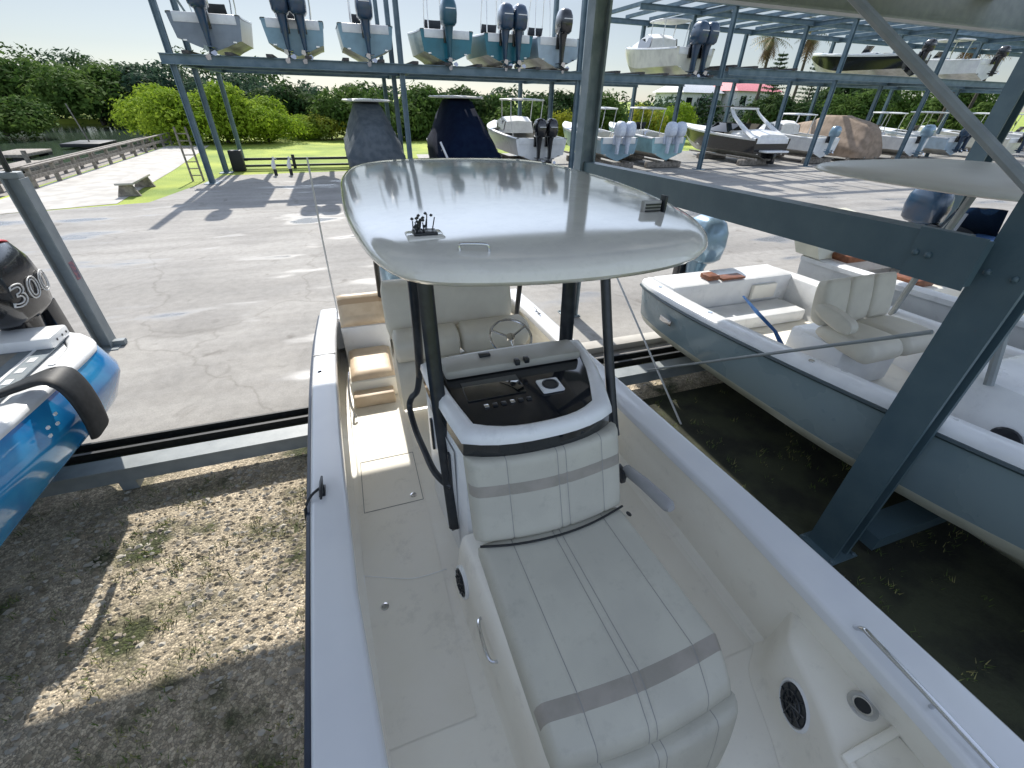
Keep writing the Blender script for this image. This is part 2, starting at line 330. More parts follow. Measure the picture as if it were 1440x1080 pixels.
def scatter_weeds():
    mb = MB(); rnd = random.Random(5)
    for (x0, x1, y0, y1, n) in ((-4.6, -.75, .3, 4.3, 750), (2.2, 6.4, .2, 5.2, 500)):
        for _ in range(n):
            x = rnd.uniform(x0, x1); y = rnd.uniform(y0, y1)
            if noise.noise(Vector((x*1.2, y*1.2, 0))) > .04 and rnd.random() < .8: continue
            for _b in range(rnd.randint(6, 16)):
                a = rnd.uniform(0, 6.28); h = rnd.uniform(.02, .06); bx = x+rnd.gauss(0, .03); by = y+rnd.gauss(0, .03)
                d = Vector((math.cos(a), math.sin(a), 0)); s_ = Vector((-d.y, d.x, 0))*.004
                b0 = Vector((bx, by, .004)); t = b0+d*h*.7+Vector((0, 0, h))
                mb.face([mb.bm.verts.new(p) for p in (b0-s_, b0+s_, t)], rnd.choice((0, 0, 1)))
    return mb.build('weeds', [mat('weed_green', (.10, .15, .03), .8), mat('weed_dry', (.28, .26, .10), .8)])
tag(scatter_weeds(), 'low green and dry weeds growing through the gravel', 'weeds', kind='stuff')

# ------------------------------------------------------------------ steel members
def hcol(mb, x, y, z0, z1, w=.34, d=.3, t=.03, axis='x', mi=0):
    """H section column, flanges facing +-x (axis 'x') or +-y"""
    e = .0
    if axis == 'x':
        mb.box((x-d/2, y-w/2, z0), (x-d/2+t, y+w/2, z1), mi); mb.box((x+d/2-t, y-w/2, z0), (x+d/2, y+w/2, z1), mi)
        mb.box((x-d/2+t, y-t/2, z0+.003), (x+d/2-t, y+t/2, z1-.003), mi)
    else:
        mb.box((x-w/2, y-d/2, z0), (x+w/2, y-d/2+t, z1), mi); mb.box((x-w/2, y+d/2-t, z0), (x+w/2, y+d/2, z1), mi)
        mb.box((x-t/2, y-d/2+t, z0+.003), (x+t/2, y+d/2-t, z1-.003), mi)
def ibeam_x(mb, x0, x1, y, z0, z1, w=.2, t=.03):
    mb.box((x0, y-w/2, z0), (x1, y+w/2, z0+t)); mb.box((x0, y-w/2, z1-t), (x1, y+w/2, z1)); mb.box((x0+.002, y-t/2, z0+t), (x1-.002, y+t/2, z1-t))
def ibeam_y(mb, y0, y1, x, z0, z1, w=.2, t=.03):
    mb.box((x-w/2, y0, z0), (x+w/2, y1, z0+t)); mb.box((x-w/2, y0, z1-t), (x+w/2, y1, z1)); mb.box((x-t/2, y0+.002, z0+t), (x+t/2, y1-.002, z1-t))
def bolts(parent, pts, n, r=.022, m=None):
    for p in pts:
        b = MB(); b.lathe([(r, 0), (r, .012), (r*.6, .02), (.001, .022)], p, 6, axis=n); b.build('bolt', m or STEEL, parent)
def near_column(name, x, y, z1, label, group, w=.38, d=.3, m=STEEL, boltz=()):
    o = empty(name, (x, y, 0), label, 'steel column', group)
    b = MB(); hcol(b, 0, 0, .02, z1, w, d, .035); b.build('shaft', m, o)
    b = MB(); b.box((-.17, -.18, .006), (.17, .18, .022), bev=.004); b.build('base_plate', m, o)
    bolts(o, [(sx*.14, sy*.155, .022) for sx in (-1, 1) for sy in (-1, 1)], (0, 0, 1))
    bolts(o, [(-d/2-.001, sy*.07, z) for z in boltz for sy in (-1, 1)], (-1, 0, 0))
    return o
GN = 'steel columns of the near rack'
C1X, C1Y = 3.78, 7.15
near_column('steel_column', C1X, C1Y, 5.6, 'teal steel column rising behind the right end of the centre boat hardtop', GN, .24, .26, m=mat('faded_blue_steel', (.13, .175, .20), .5, c2=(.19, .235, .26), scale=4, detail=8, bump=.1), boltz=(2.5, 2.6))
near_column('steel_column', 3.86, 1.46, 5.6, 'big blue grey steel column leaning across the slate hull, closest column to the viewer', GN, .27, .2, boltz=(2.74,))
near_column('steel_column', 13.9, 7.0, 5.6, 'short visible piece of steel column behind the beige hardtop and brown seats', GN, .36, .34)
near_column('steel_column', 3.92, -4.5, 5.6, 'steel column of the near rack behind the viewer', GN)
near_column('steel_column', 13.9, 1.42, 5.6, 'inner steel column far right of the near rack', GN)
near_column('steel_column', -5.3, 1.42, 5.6, 'inner steel column left of the blue boat', GN)
# the short grey post by the blue boat with its arm
o = empty('steel_post', (-4.2, 8.2, 0), 'short grey steel post standing on the pavement behind the blue boat', 'steel post', None)
b = MB(); hcol(b, 0, 0, .02, 2.56, .22, .2, .02); b.build('shaft', STEELG, o)
b = MB(); b.box((-.2, -.2, .006), (.2, .2, .021)); b.box((.1, -.05, .02), (.26, .05, .1)); b.build('base_plate', STEELG, o)
b = MB(); b.box((-6, -.07, 2.562), (.09, .07, 2.64), bev=.01); b.build('arm', STEELG, o)
b = MB(); b.box((.1015, -.06, 1.15), (.104, .06, 1.42)); b.build('sticker', mat('dark_sticker', (.05, .06, .12), .4, c2=(.3, .1, .12), scale=20), o)
b = MB(); b.tube([(-4.22, 8.2, 2.642), (-4.2, 8.2, 3.4), (-4.2, 8.2, 5.2)], .035, 8)
tag(b.build('steel_rod', BLACKP), 'dark rod rising at the left edge behind the grey post', 'rod')
# side beam between the two columns, and brackets
o = empty('steel_beam', (3.72, 1.3, 0), 'long blue grey side beam running from the big near column back over the slate hull', 'steel beam')
b = MB(); b.box((-.14, .31, 2.62), (-.11, 5.66, 2.90)); b.box((-.109, .31, 2.872), (.05, 5.66, 2.898)); b.box((-.109, .31, 2.622), (.0, 5.66, 2.648))
b.build('channel', STEEL, o)
b = MB(); b.box((-.149, .14, 2.60), (-.1415, .52, 2.92)); b.box((-.1395, .15, 2.62), (-.06, .308, 2.90)); b.build('bracket', STEEL, o); o.rotation_euler.x = -.032; o.rotation_euler.z = -.024; o.location.z = .04
bolts(o, [(-.150, .4+.08*i, 2.76) for i in range(2)], (-1, 0, 0))
def rod(name, a, c, r, label, m=STEELG, cat='brace'):
    b = MB(); b.tube([a, c], r, 8); return tag(b.build(name, m), label, cat)
rod('brace_rod', (3.70, 4.75, .08), (3.72, 1.6, 2.29), .016, 'thin brace rod slanting across the slate hull up to the big near column')
rod('brace_rod', (3.70, 6.0, 1.62), (3.70, 3.5, -.0), .014, 'pale thin brace rod crossing the other one beside the slate boat stern', ROPE)
rod('brace_pipe', (3.66, 1.45, 3.18), (3.66, 4.6, 5.25), .034, 'grey round diagonal pipe brace rising from the big near column to the upper beam')
b = MB(); b.box((4.12, 1.25, .1), (9.5, 1.5, .26)); tag(b.build('ground_beam', STEEL), 'dark low beam running right from the foot of the big near column', 'steel beam')
# low rails the boats rest on
b = MB(); b.box((-9, 4.38, .15), (9.6, 4.40, .31)); b.box((-9, 4.34, .311), (9.6, 4.56, .33)); b.box((-9, 4.52, .15), (9.6, 4.54, .31)); b.box((-9, 4.38, .128), (9.6, 4.54, .149))
for i in range(7): b.box((-8.6+2.9*i, 4.39, .006), (-8.45+2.9*i, 4.53, .127))
tag(b.build('boat_rail', STEELG), 'long pale steel rail lying across the gravel in front of the pavement edge', 'rail')
b = MB(); b.box((-9, 5.04, .012), (9.6, 5.08, .10)); b.box((-9, 5.24, .012), (9.6, 5.27, .10))
tag(b.build('drain_channel', BLACKR), 'dark steel channel lying along the pavement edge', 'channel')
b = MB(); b.box((2.3, 5.55, .012), (9.0, 5.8, .12), bev=.01); tag(b.build('kerb_block', CONC), 'pale concrete block lying right of the centre boat stern on the pavement', 'kerb')
# upper deck of the near rack (its front beam shows at the top right)
UD = 4.98
o = empty('upper_deck', (0, 0, UD), 'steel upper deck of the near rack with its front beam across the top right', 'rack deck')
b = MB(); ibeam_x(b, -14, 22, 7.2, -.08, 1.25, .26); b.build('front_beam', STEELG, o)  # beam deepened upward, out of view, to block sun slipping under the hulls
b = MB()
for yy in (4.4, 1.6): ibeam_x(b, -14, 22, yy, -.05, .25, .2)
b.build('cross_beams', STEEL, o)
b = MB()
for i in range(11):
    x = -12.66+i*2.72; b.box((x-.24, 1.3, .345), (x+.24, 7.3, .40))
b.build('gap_shade_planks', STEELG, o)  # solid planks added over the hull gaps, out of view, to stop sun streaks

# far rack ------------------------------------------------------------------
GF = 'steel columns of the far rack'
FX = [-5.85+9.15*i for i in range(9)]
ords = ['first', 'second', 'third', 'fourth', 'fifth', 'sixth', 'seventh', 'eighth', 'ninth']
for i, x in enumerate(FX):
    for y, row in ((25.15, 'front'), (28.6, 'middle'), (34.0, 'back')):
        b = MB(); hcol(b, 0, 0, 0, 8.2, .21, .23, .035); b.box((-.3, -.3, .006), (.3, .3, .03))
        tag(b.build('rack_column', STEELF, loc=(x, y, 0)), f'{ords[i]} column from the left in the {row} row of the far rack', 'steel column', GF)
for lv, zz, xa, xb in (('left second', 4.45, -6.2, 21.7), ('right second', 4.98, 21.95, 70), ('third', 8.0, 17.6, 70)):
    for y, row in ((25.0, 'front'), (28.4, 'middle'), (33.8, 'back')):
        b = MB(); ibeam_x(b, xa, xb, 0, 0, .36 if lv != 'third' else .3, .22)
        tag(b.build('rack_beam', STEELF, loc=(0, y, zz)), f'long horizontal beam along the {row} row under the {lv} level of the far rack', 'steel beam', 'long beams of the far rack')
for i, x in enumerate(FX):
    for zz, lv in ((4.42 if x < 21 else 4.95, 'second'), (7.95, 'third')):
        if lv == 'third' and x < 17: continue
        b = MB(); ibeam_y(b, 25.3, 34, 0, 0, .26, .18)
        tag(b.build('rack_crossbeam', STEELF, loc=(x+.3, 0, zz)), f'short crossbeam running back at the {ords[i]} column, {lv} level of the far rack', 'steel beam', 'crossbeams of the far rack')
# third level bunk beams seen from below at the right
k = 0
for x in [18.2+1.9*i for i in range(26)]:
    k += 1
    b = MB(); b.box((-.09, 25.2, 8.31), (.09, 34, 8.5)); tag(b.build('bunk_beam', STEELF, loc=(x, 0, 0)), 'bare bunk beam on the empty third level of the far rack', 'bunk beam', 'bunk beams on the empty third level')
for i, (x, xx) in enumerate(((-5.85, -3.2),)):
    rod('brace_pipe', (x+.1, 25.1, 8.2), (x+.35, 34, 4.6), .05, 'thin diagonal brace at the left end of the far rack', STEELF)
# timbers lying on the second level deck
for i in range(22):
    x = -5.2+i*1.52
    if True:
        dz = 0 if x < 21.6 else .53; b = MB(); b.box((-.13, 24.75, 4.812+dz), (.13, 33.5, 4.92+dz)); tag(b.build('bunk_timber', BUNK, loc=(x, 0, 0)), 'dark carpeted bunk timber lying on the second level of the far rack', 'bunk timber', 'bunk timbers on the second level')

# ------------------------------------------------------------------ outboard engine
def outboard(parent, x, y, z, m, s=1.0, name='outboard', decal=None, tilt=0, wrap=False):
    """z = height of powerhead base; y = its centre; faces +y toward the transom"""
    e = bpy.data.objects.new(name, None); COL.objects.link(e); e.parent = parent; e.location = (x, y, z); e.rotation_euler.x = tilt
    b = MB(); secs = []
    for zz, hw, y0, y1 in ((0, .15, -.24, .22), (.06, .20, -.31, .28), (.25, .215, -.34, .30), (.42, .205, -.33, .27), (.54, .17, -.27, .2), (.60, .10, -.18, .1), (.615, .02, -.08, .0)):
        ring = []
        for k in range(20):
            a = 2*math.pi*k/20; c, sn = math.cos(a), math.sin(a); p = .62
            ring.append((s*hw*math.copysign(abs(c)**p, c), s*((y0+y1)/2+(y1-y0)/2*math.copysign(abs(sn)**p, sn)), s*zz))
        secs.append(ring)
    b.loft(secs, 0, closed=True); cw = b.build('cowl', m, e, 50)
    if decal:
        b = MB(); b.box((-.13*s, -.348*s, .33*s), (.13*s, -.32*s, .352*s)); b.build('stripe', decal, e)
    b = MB()
    ls = []
    for zz, hw, y0, y1 in ((.02, .13, -.2, .18), (-.12, .11, -.14, .16), (-.45, .07, -.12, .13), (-.72, .045, -.13, .16)):
        ls.append([(s*hw*math.cos(a), s*((y0+y1)/2+(y1-y0)/2*math.sin(a)), s*zz) for a in [2*math.pi*k/12 for k in range(12)]])
    b.loft(ls, 0, closed=True)
    b.build('midsection', SHRINK if wrap else m, e)
    if not wrap:
        b = MB(); b.box((-.11*s, -.26*s, -.74*s), (.11*s, .2*s, -.715*s), bev=.004)
        b.tube([(0, -.26*s, -.85*s), (0, -.1*s, -.85*s), (0, .2*s, -.85*s), (0, .3*s, -.85*s)], [s*.02, s*.055, s*.055, s*.01], 10)
        b.box((-.018*s, -.1*s, -1.0*s), (.018*s, .14*s, -.72*s), bev=.006*s); b.build('gearcase', m, e)
        b = MB()
        for kk in range(3):
            a = kk*2.094; d = Vector((math.cos(a), 0, math.sin(a)))
            n_ = Vector((-d.z, .6, d.x)).normalized()*.07*s
            c0 = Vector((0, -.29*s, -.85*s))
            b.face([b.bm.verts.new(v) for v in (c0+d*.03*s-n_*.3, c0+d*.12*s-n_, c0+d*.17*s, c0+d*.12*s+n_, c0+d*.03*s+n_*.3)])
        pr = b.build('propeller', CHROME, e)
    b = MB(); b.box((-.11*s, .18*s, -.35*s), (.11*s, .34*s, .02*s), bev=.01*s); b.build('bracket', ENGB if not wrap else SHRINK, e)
    return e, cw

# ------------------------------------------------------------------ generic trailerable boat (stern at y=0, bow at +y)
def hull_sec(hw, g, ch, kz, dead=.22, flare=.0, n=4):
    """half profile from sheer to keel: list of (x,z)"""
    cw = hw*(1-.10-flare)
    P = [(hw, g), (hw*.995, g-.12)]
    for i in range(1, n): t = i/n; P.append((hw+(cw-hw)*t, g-.12+(ch-g+.12)*t))
    P += [(cw, ch), (cw*.93, ch-.01), (cw*.5, ch+(kz-ch)*.5), (0, kz)]
    return P
def make_hull(parent, L, W, G0, G1, side, bottom, kz=0.0, chz=.42, cap=None, name='hull', stripe=None, sole=.45, interior=None):
    hw = W/2; N = 22
    st = []
    for i in range(N+1):
        t = i/N; y = L*t
        f = 1 if t < .45 else max(0, 1-((t-.45)/.55)**2.4)
        g = G0+(G1-G0)*t**1.6; k = kz+(g-.25-kz)*max(0, (t-.72)/.28)**2.2 if t > .72 else kz
        c = chz+(g-.15-chz)*max(0, (t-.5)/.5)**1.8*.85 if t > .5 else chz
        fl = .0+.32*max(0, (t-.45)/.55)**1.3
        st.append((y, max(hw*f, .012), g, min(c, g-.14), min(k, c-.01), fl))
    b = MB(); secs = []
    for y, h, g, c, k, fl in st:
        P = hull_sec(h, g, c, k, flare=fl)
        secs.append([(x, y, z) for x, z in P]+[(-x, y, z) for x, z in P[-2::-1]])
    npt = len(secs[0])
    def mi(kk):
        kk = min(kk, npt-2-kk)
        if stripe and kk == 0: return 2
        return 0 if kk < 5 else 1
    V = b.loft(secs, mi, closed=False)
    f = b.face(V[0], 0)                                   # transom
    b.build(name, [side, bottom]+([stripe] if stripe else []), parent, 35)
    # deck cap / gunwale with cockpit opening, foredeck
    b = MB(); cw = .17; y_fd = L*.62
    rows = [s for s in st]
    for sx in (-1, 1):
        secs = []
        for y, h, g, c, k, fl in rows:
            hi = max(h-cw, .0)
            if y >= y_fd: hi = max(0.0, (h-cw)*(1-(y-y_fd)/(L-y_fd)*.2)) if y < y_fd+.9*(L-y_fd)*.0 else 0
            secs.append([(sx*(h+.025), y, g-.05), (sx*(h+.02), y, g+.015), (sx*(h-.03), y, g+.035), (sx*hi, y, g+.035+(.05 if hi == 0 else 0)), (sx*hi, y, (g+.03 if hi == 0 else g-.05))])
        b.loft(secs)
    b.box((-hw+cw, -.02, G0-.3), (hw-cw, .28, G0+.03), bev=.02)
    b.build('deck_cap', cap or GELW, parent, 45)
    b = MB()
    V0 = []
    for sx in (-1, 1):
        secs = []
        for y, h, g, c, k, fl in rows:
            if y < .2 or y > y_fd+.4: continue
            secs.append([(sx*(max(h-cw, .05)), y, g-.045), (sx*max(h-cw-.05, .04), y, sole+.05), (0, y, sole)])
        b.loft(secs)
    b.build('cockpit_liner', interior or GEL, parent)
    return st
def ttop_frame(parent, W, y0, y1, z0, z1, roof_m, leg_m, rw=None, lean=.15, thick=.06, windsh=True):
    rw = rw or W*.78
    b = MB()
    ym = (y0+y1)/2
    out = []
    for k in range(28):
        a = 2*math.pi*k/28; c, s_ = math.cos(a), math.sin(a)
        out.append((rw/2*math.copysign(abs(c)**.45, c), ym+(y1-y0)/2*1.18*math.copysign(abs(s_)**.5, s_)))
    secs = []
    for f, dz in ((.2, -.02), (.97, -.02), (1, .0), (1, thick*.6), (.97, thick), (.6, thick+.035), (.15, thick+.045)):
        secs.append([(x*f, ym+(y-ym)*f, z1+dz) for x, y in out])
    b.loft(secs, 0, closed=True); b.build('hardtop', roof_m, parent, 50)
    for sx in (-1, 1):
        for yy, ly in ((y0+.25, -.05), (y1-.25, .12)):
            b = MB(); b.tube([(sx*rw*.34, yy+ly, z0), (sx*rw*.40, yy, (z0+z1)/2), (sx*rw*.42, yy-.1, z1)], .028, 8); b.build('frame_leg', leg_m, parent)
def far_boat(name, label, X, Y, Z, L=7.6, W=2.55, side=None, bottom=None, eng=(1, ENGN), ttop=None, console=True, group=None, cat='boat', G0=1.25, G1=1.75, cap=None, stripe=None, wrap=False, cabin=False, decal=None, rz=0, tower=False, esc=1.0, roof=None, stained=False):
    o = empty(name, (X, Y, Z), label, cat, group, rz)
    side = side or GELW
    make_hull(o, L, W, G0, G1, side, bottom or BOTTOM, cap=cap, stripe=stripe)
    if console:
        b = MB(); b.box((-.42, L*.36, .45), (.42, L*.36+.95, 1.55), bev=.08); b.build('console', GELW, o)
        b = MB(); b.grid(lambda u, v: Vector(((u-.5)*.85, L*.36+.98-.25*v-.1*(2*u-1)**2, 1.52+.45*v)), 8, 3); b.build('windshield', GLASSD, o)
        b = MB(); b.box((-.45, L*.25, .45), (.45, L*.25+.5, 1.05), bev=.06); b.box((-.45, L*.25-.02, 1.06), (.45, L*.25+.1, 1.45), bev=.04); b.build('helm_seat', VINYL, o)
        b = MB(); b.lathe([(.16, 0), (.18, .02), (.16, .04)], (0, L*.36-.08, 1.35), 14, axis=(0, -1, .5)); b.build('steering_wheel', CHROME, o)
    if ttop: ttop_frame(o, W, L*.26, L*.5, 1.2 if not console else 1.0, ttop, roof or GELW, CHROME if cabin is False else GELW)
    if tower:
        for sx in (-1, 1):
            b = MB(); b.tube([(sx*.45, L*.3, 1.2), (sx*.42, L*.32, 2.6), (sx*.35, L*.34, 3.6)], .03, 8); b.tube([(sx*.45, L*.48, 1.2), (sx*.42, L*.45, 2.6), (sx*.35, L*.42, 3.6)], .03, 8); b.build('tower_frame', GELW, o)
    if cabin:
        b = MB(); secs = []
        for yy, hw_, zt in ((L*.42, 1.0, 1.9), (L*.5, 1.0, 2.15), (L*.62, .9, 1.95), (L*.78, .6, 1.75), (L*.9, .25, 1.7)):
            secs.append([(-hw_, yy, 1.3), (-hw_*.86, yy, zt), (0, yy, zt+.06), (hw_*.86, yy, zt), (hw_, yy, 1.3)])
        b.loft(secs, 0, closed=True); b.build('cabin', GELW, o)
        for sx in (-1, 1):
            b = MB(); b.grid(lambda u, v: Vector((sx*(1.03-.11*v-.1*u), L*.42+u*L*.2, 1.45+.5*v)), 6, 2); b.build('cabin_window', GLASSD, o)
    n, em = eng
    for i in range(n):
        x = (i-(n-1)/2)*.68
        outboard(o, x, -.42, G0+.12, em, 1.12*esc, wrap=wrap, decal=decal if decal else (None if wrap else LETW))
    # chine fittings on transom
    for sx in (-1, 1): b = MB(); b.box((sx*W*.35-.07, -.03, .35), (sx*W*.35+.07, .0, .40)); b.build('trim_tab', CHROME, o)
    return o
def blocks(X, Y, Z, L, h, lab):
    pass

LB = colour('hull_light_blue', (.22, .36, .44)); GYH = colour('hull_grey', (.22, .26, .31)); TL = colour('hull_teal', (.02, .17, .23)); ICE = colour('hull_ice_blue', (.40, .50, .58))
CRM = colour('hull_cream', (.72, .70, .60)); AQ = colour('hull_aqua', (.30, .52, .56)); BLK = colour('hull_black', (.012, .013, .016), .15)
ZU = 4.93
GU = 'boats stored on the second level of the far rack'
far_boat('stored_boat', 'grey hulled boat with single dark outboard, leftmost on the second level', -4.35, 25.7, ZU, 7.4, 2.6, GYH, eng=(1, ENGN), ttop=2.7, group=GU, esc=1.5)
far_boat('stored_boat', 'pale grey hulled boat with twin dark outboards, second from left on the second level', -1.05, 25.7, ZU, 7.6, 2.45, LB, eng=(2, ENGN), ttop=2.8, group=GU, esc=1.5)
far_boat('stored_boat', 'light blue hulled boat with one tall outboard left of the column pair', 1.95, 25.7, ZU, 7.2, 2.35, LB, eng=(1, ENGN), ttop=None, group=GU, tower=True, esc=1.5)
far_boat('stored_boat', 'teal hulled boat with one outboard just right of the column pair', 5.65, 25.7, ZU, 7.4, 2.5, TL, eng=(1, colour('engine_teal', (.02, .09, .13))), ttop=None, group=GU, tower=True, esc=1.5)
far_boat('stored_boat', 'dark teal hulled boat with twin outboards in the middle of the second level', 8.75, 25.7, ZU, 7.6, 2.5, TL, eng=(2, ENGN), ttop=None, group=GU, tower=True, esc=1.45)
far_boat('stored_boat', 'pale ice blue boat with one black outboard left of the tall near column', 11.45, 25.7, ZU, 7.4, 2.4, ICE, eng=(1, ENGB), ttop=None, group=GU, tower=True, esc=1.45)
far_boat('stored_boat', 'cream sport boat with twin navy outboards seen from its side on the second level', 20.1, 25.9, ZU, 7.6, 2.6, CRM, eng=(2, ENGN), ttop=2.7, group=GU, cabin=True, console=False, esc=1.5, bottom=CRM)
far_boat('stored_boat', 'white and black boat high on the rack at the right, behind the diagonal brace', 38.5, 25.9, ZU+.5, 8.5, 2.6, BLK, eng=(1, ENGB), console=True, group=GU, cap=GELW, stripe=GELW)
far_boat('stored_boat', 'pale boat on the second level near the palms', 46.5, 25.9, ZU+.5, 8.5, 2.6, GELW, eng=(1, ENGB), ttop=2.6, group=GU)

# lower level ----------------------------------------------------------------
GL_ = 'boats stored on the ground level of the far rack'
def covered(name, label, X, Y, L, W, m, ztop, group, roof=True, low=.35):
    o = empty(name, (X, Y, 0), label, 'covered boat', group)
    make_hull(o, L, W-.35, 1.15, 1.5, GELW, BOTTOM, kz=.35, chz=.75)
    b = MB(); secs = []
    for yy, f, zt, tw in ((-.75, .82, 1.5, .55), (-.5, .95, 2.1, .45), (0.1, 1.0, 2.5, .55), (1.6, 1.02, ztop-.15, .62), (2.4, 1.02, ztop, .64), (3.7, 1.0, ztop, .6), (4.8, .9, 2.6, .3), (L-.6, .45, 2.2, .1), (L, .08, 2.05, .02)):
        hw = W/2*f; ring = []
        n = 9
        for k in range(n):
            t = k/(n-1)
            z = low+(zt-low)*t; tt = max(0, (t-.30)/.70)**1.35
            x = -(hw*(.93+.07*min(1, t/.3))-(hw-tw)*(tt**.85 if tt < 1 else 1))
            ring.append((x+.03*math.sin(k*2.3+yy*3), yy+.03*math.cos(k*1.7), z))
        ring += [(-x, y, z) for x, y, z in ring[::-1]]
        secs.append(ring)
    V = b.loft(secs, 0); b.face(V[0], 0); b.face(V[-1][::-1], 0)
    bmesh.ops.subdivide_edges(b.bm, edges=list(b.bm.edges), cuts=1, use_grid_fill=True)
    for v in b.bm.verts: v.co += Vector((noise.noise(v.co*1.7), noise.noise(v.co*1.7+Vector((9, 0, 0)))*.5, noise.noise(v.co*1.3+Vector((0, 7, 0)))))*.06
    b.build('cover', m, o, 180)
    if roof:
        b = MB(); rw = W*.42
        out = [(rw*math.copysign(abs(math.cos(a))**.5, math.cos(a)), 3.0+1.35*math.copysign(abs(math.sin(a))**.5, math.sin(a))) for a in [2*math.pi*k/24 for k in range(24)]]
        b.loft([[(x*f, 3+(y-3)*f, ztop+dz) for x, y in out] for f, dz in ((.3, .02), (.97, .02), (1, .05), (1, .09), (.96, .12), (.2, .16))], 0, closed=True)
        b.build('hardtop', GELW, o)
    return o
def cradle(X, W, label):
    b = MB()
    for yy in (26.4, 30.6): b.box((X-W/2, yy-.15, .03), (X+W/2, yy+.15, .36), bev=.02)
    for sx in (-.6, .6): b.box((X+sx-.08, 25.6, .362), (X+sx+.08, 32.5, .46))
    return tag(b.build('boat_cradle', WOOD), label, 'cradle', 'timber cradles under the lower boats')
covered('covered_boat', 'boat under a grey canvas cover with a thin hardtop, leftmost on the ground level', 1.75, 26.4, 7.4, 3.0, CANVG, 3.25, GL_)
cv = covered('covered_boat', 'boat under a dark navy canvas cover with a white hardtop', 6.75, 26.2, 8.2, 3.5, CANVN, 3.5, GL_, low=.25)
b = MB(); b.tube([(-1.25, -1.0, .3), (-1.75, -.6, 1.6)], .06, 8); b.build('strap', GELW, cv)
far_boat('walkaround_boat', 'white hardtop boat with twin dark outboards right of the navy cover', 10.9, 26.0, .45, 9.2, 3.1, GELW, eng=(2, ENGB), ttop=3.05, group=GL_, cabin=True, console=False, cap=GELW, esc=1.3)
far_boat('stored_boat', 'light blue boat with white wrapped outboards behind the tall near column', 16.1, 26.2, .45, 8.0, 2.6, LB, eng=(2, SHRINK), ttop=2.7, group=GL_, wrap=True, esc=1.15, stripe=GELW)
far_boat('stored_boat', 'aqua hulled centre console boat with wrapped outboards left of the black and white cruiser', 19.7, 26.2, .45, 7.6, 2.5, AQ, eng=(2, SHRINK), ttop=2.75, group=GL_, wrap=True, esc=1.15)
# black and white bowrider with arch
o = far_boat('bowrider_boat', 'black and white sport cruiser with a swept white arch', 28.0, 26.0, .35, 9.6, 3.1, BLK, eng=(0, ENGB), console=False, group=GL_, cap=GELW, stripe=GELW, G0=1.3, G1=1.75)
for sx in (-1, 1):
    b = MB(); b.tube(catmull([(sx*1.35, .3, 1.3), (sx*1.3, 1.4, 1.75), (sx*1.2, 2.8, 2.5), (sx*1.1, 3.3, 2.95)], 5), [.30-.012*i for i in range(16)], 8, flat=.4); b.build('arch_leg', GELW, o)
b = MB(); b.box((-1.15, 3.1, 2.9), (1.15, 3.5, 3.02), bev=.04); b.build('arch_top', GELW, o)
b = MB(); b.box((-1.1, 3.2, 3.03), (1.1, 6.2, 3.08), bev=.02); b.build('bimini', BLACKR, o)
b = MB()
for sx in (-1, 1): b.grid(lambda u, v: Vector((sx*(1.25-.25*v-.2*u*u), 3.0+u*2.6-.8*v, 1.5+.55*v)), 8, 2)
b.grid(lambda u, v: Vector(((u-.5)*2.0, 5.5-.9*v, 1.5+.55*v)), 6, 2); b.build('windshield', GLASSD, o)
b = MB()
secs = [[(-hw_, yy, 1.3), (-hw_*.8, yy, zt), (0, yy, zt+.05), (hw_*.8, yy, zt), (hw_, yy, 1.3)] for yy, hw_, zt in ((.1, 1.3, 1.5), (1.4, 1.3, 1.75), (2.8, 1.25, 1.6))]
b.loft(secs, 0, closed=True); b.build('sun_pad', GELW, o)
b = MB(); b.box((-1.0, -.7, .5), (1.0, .0, .62), bev=.04); b.build('swim_platform', GELW, o)
b = MB(); b.box((-.12, -.55, -.2), (.12, -.05, .45), bev=.04); b.build('stern_drive', ENGB, o)
far_boat('stored_boat', 'white boat with a tall grey windscreen right of the black and white cruiser', 33.2, 26.2, .4, 8.0, 2.6, GELW, eng=(1, ENGS), ttop=2.6, group=GL_, cabin=True, console=False)
covered('covered_boat', 'boat under a faded tan canvas cover at the right', 37.6, 26.4, 7.5, 2.7, CANVT, 3.0, GL_, roof=False)
far_boat('stored_boat', 'white boat with blue grey outboard beyond the tan cover', 42.6, 26.0, .4, 8.0, 2.6, GELW, eng=(1, ENGS), ttop=2.8, group=GL_, esc=1.2)
far_boat('stored_boat', 'white boat with a thin hardtop at the far right edge', 47.5, 26.0, .4, 8.0, 2.6, ICE, eng=(2, ENGN), ttop=2.9, group=GL_)
far_boat('stored_boat', 'cream boat with hardtop at the right edge behind the beige hardtop', 53.5, 25.0, .4, 8.0, 2.7, CRM, eng=(1, ENGN), ttop=2.9, group=GL_)
far_boat('stored_boat', 'white boat parked at the extreme right by the bushes', 60.5, 25.0, .4, 8.0, 2.7, GELW, eng=(1, ENGN), ttop=2.9, group=GL_)
for X, W_, l in ((1.75, 2.6, 'grey covered'), (6.75, 2.6, 'navy covered'), (10.75, 2.6, 'white hardtop'), (16.1, 2.6, 'light blue'), (19.7, 2.6, 'aqua'), (27.2, 2.6, 'black and white'), (33.2, 2.6, 'tall windscreen'), (37.6, 2.6, 'tan covered'), (42.6, 2.6, 'blue grey engine')):
    cradle(X, W_, f'low timber cradle under the {l} boat')
#--PART2--

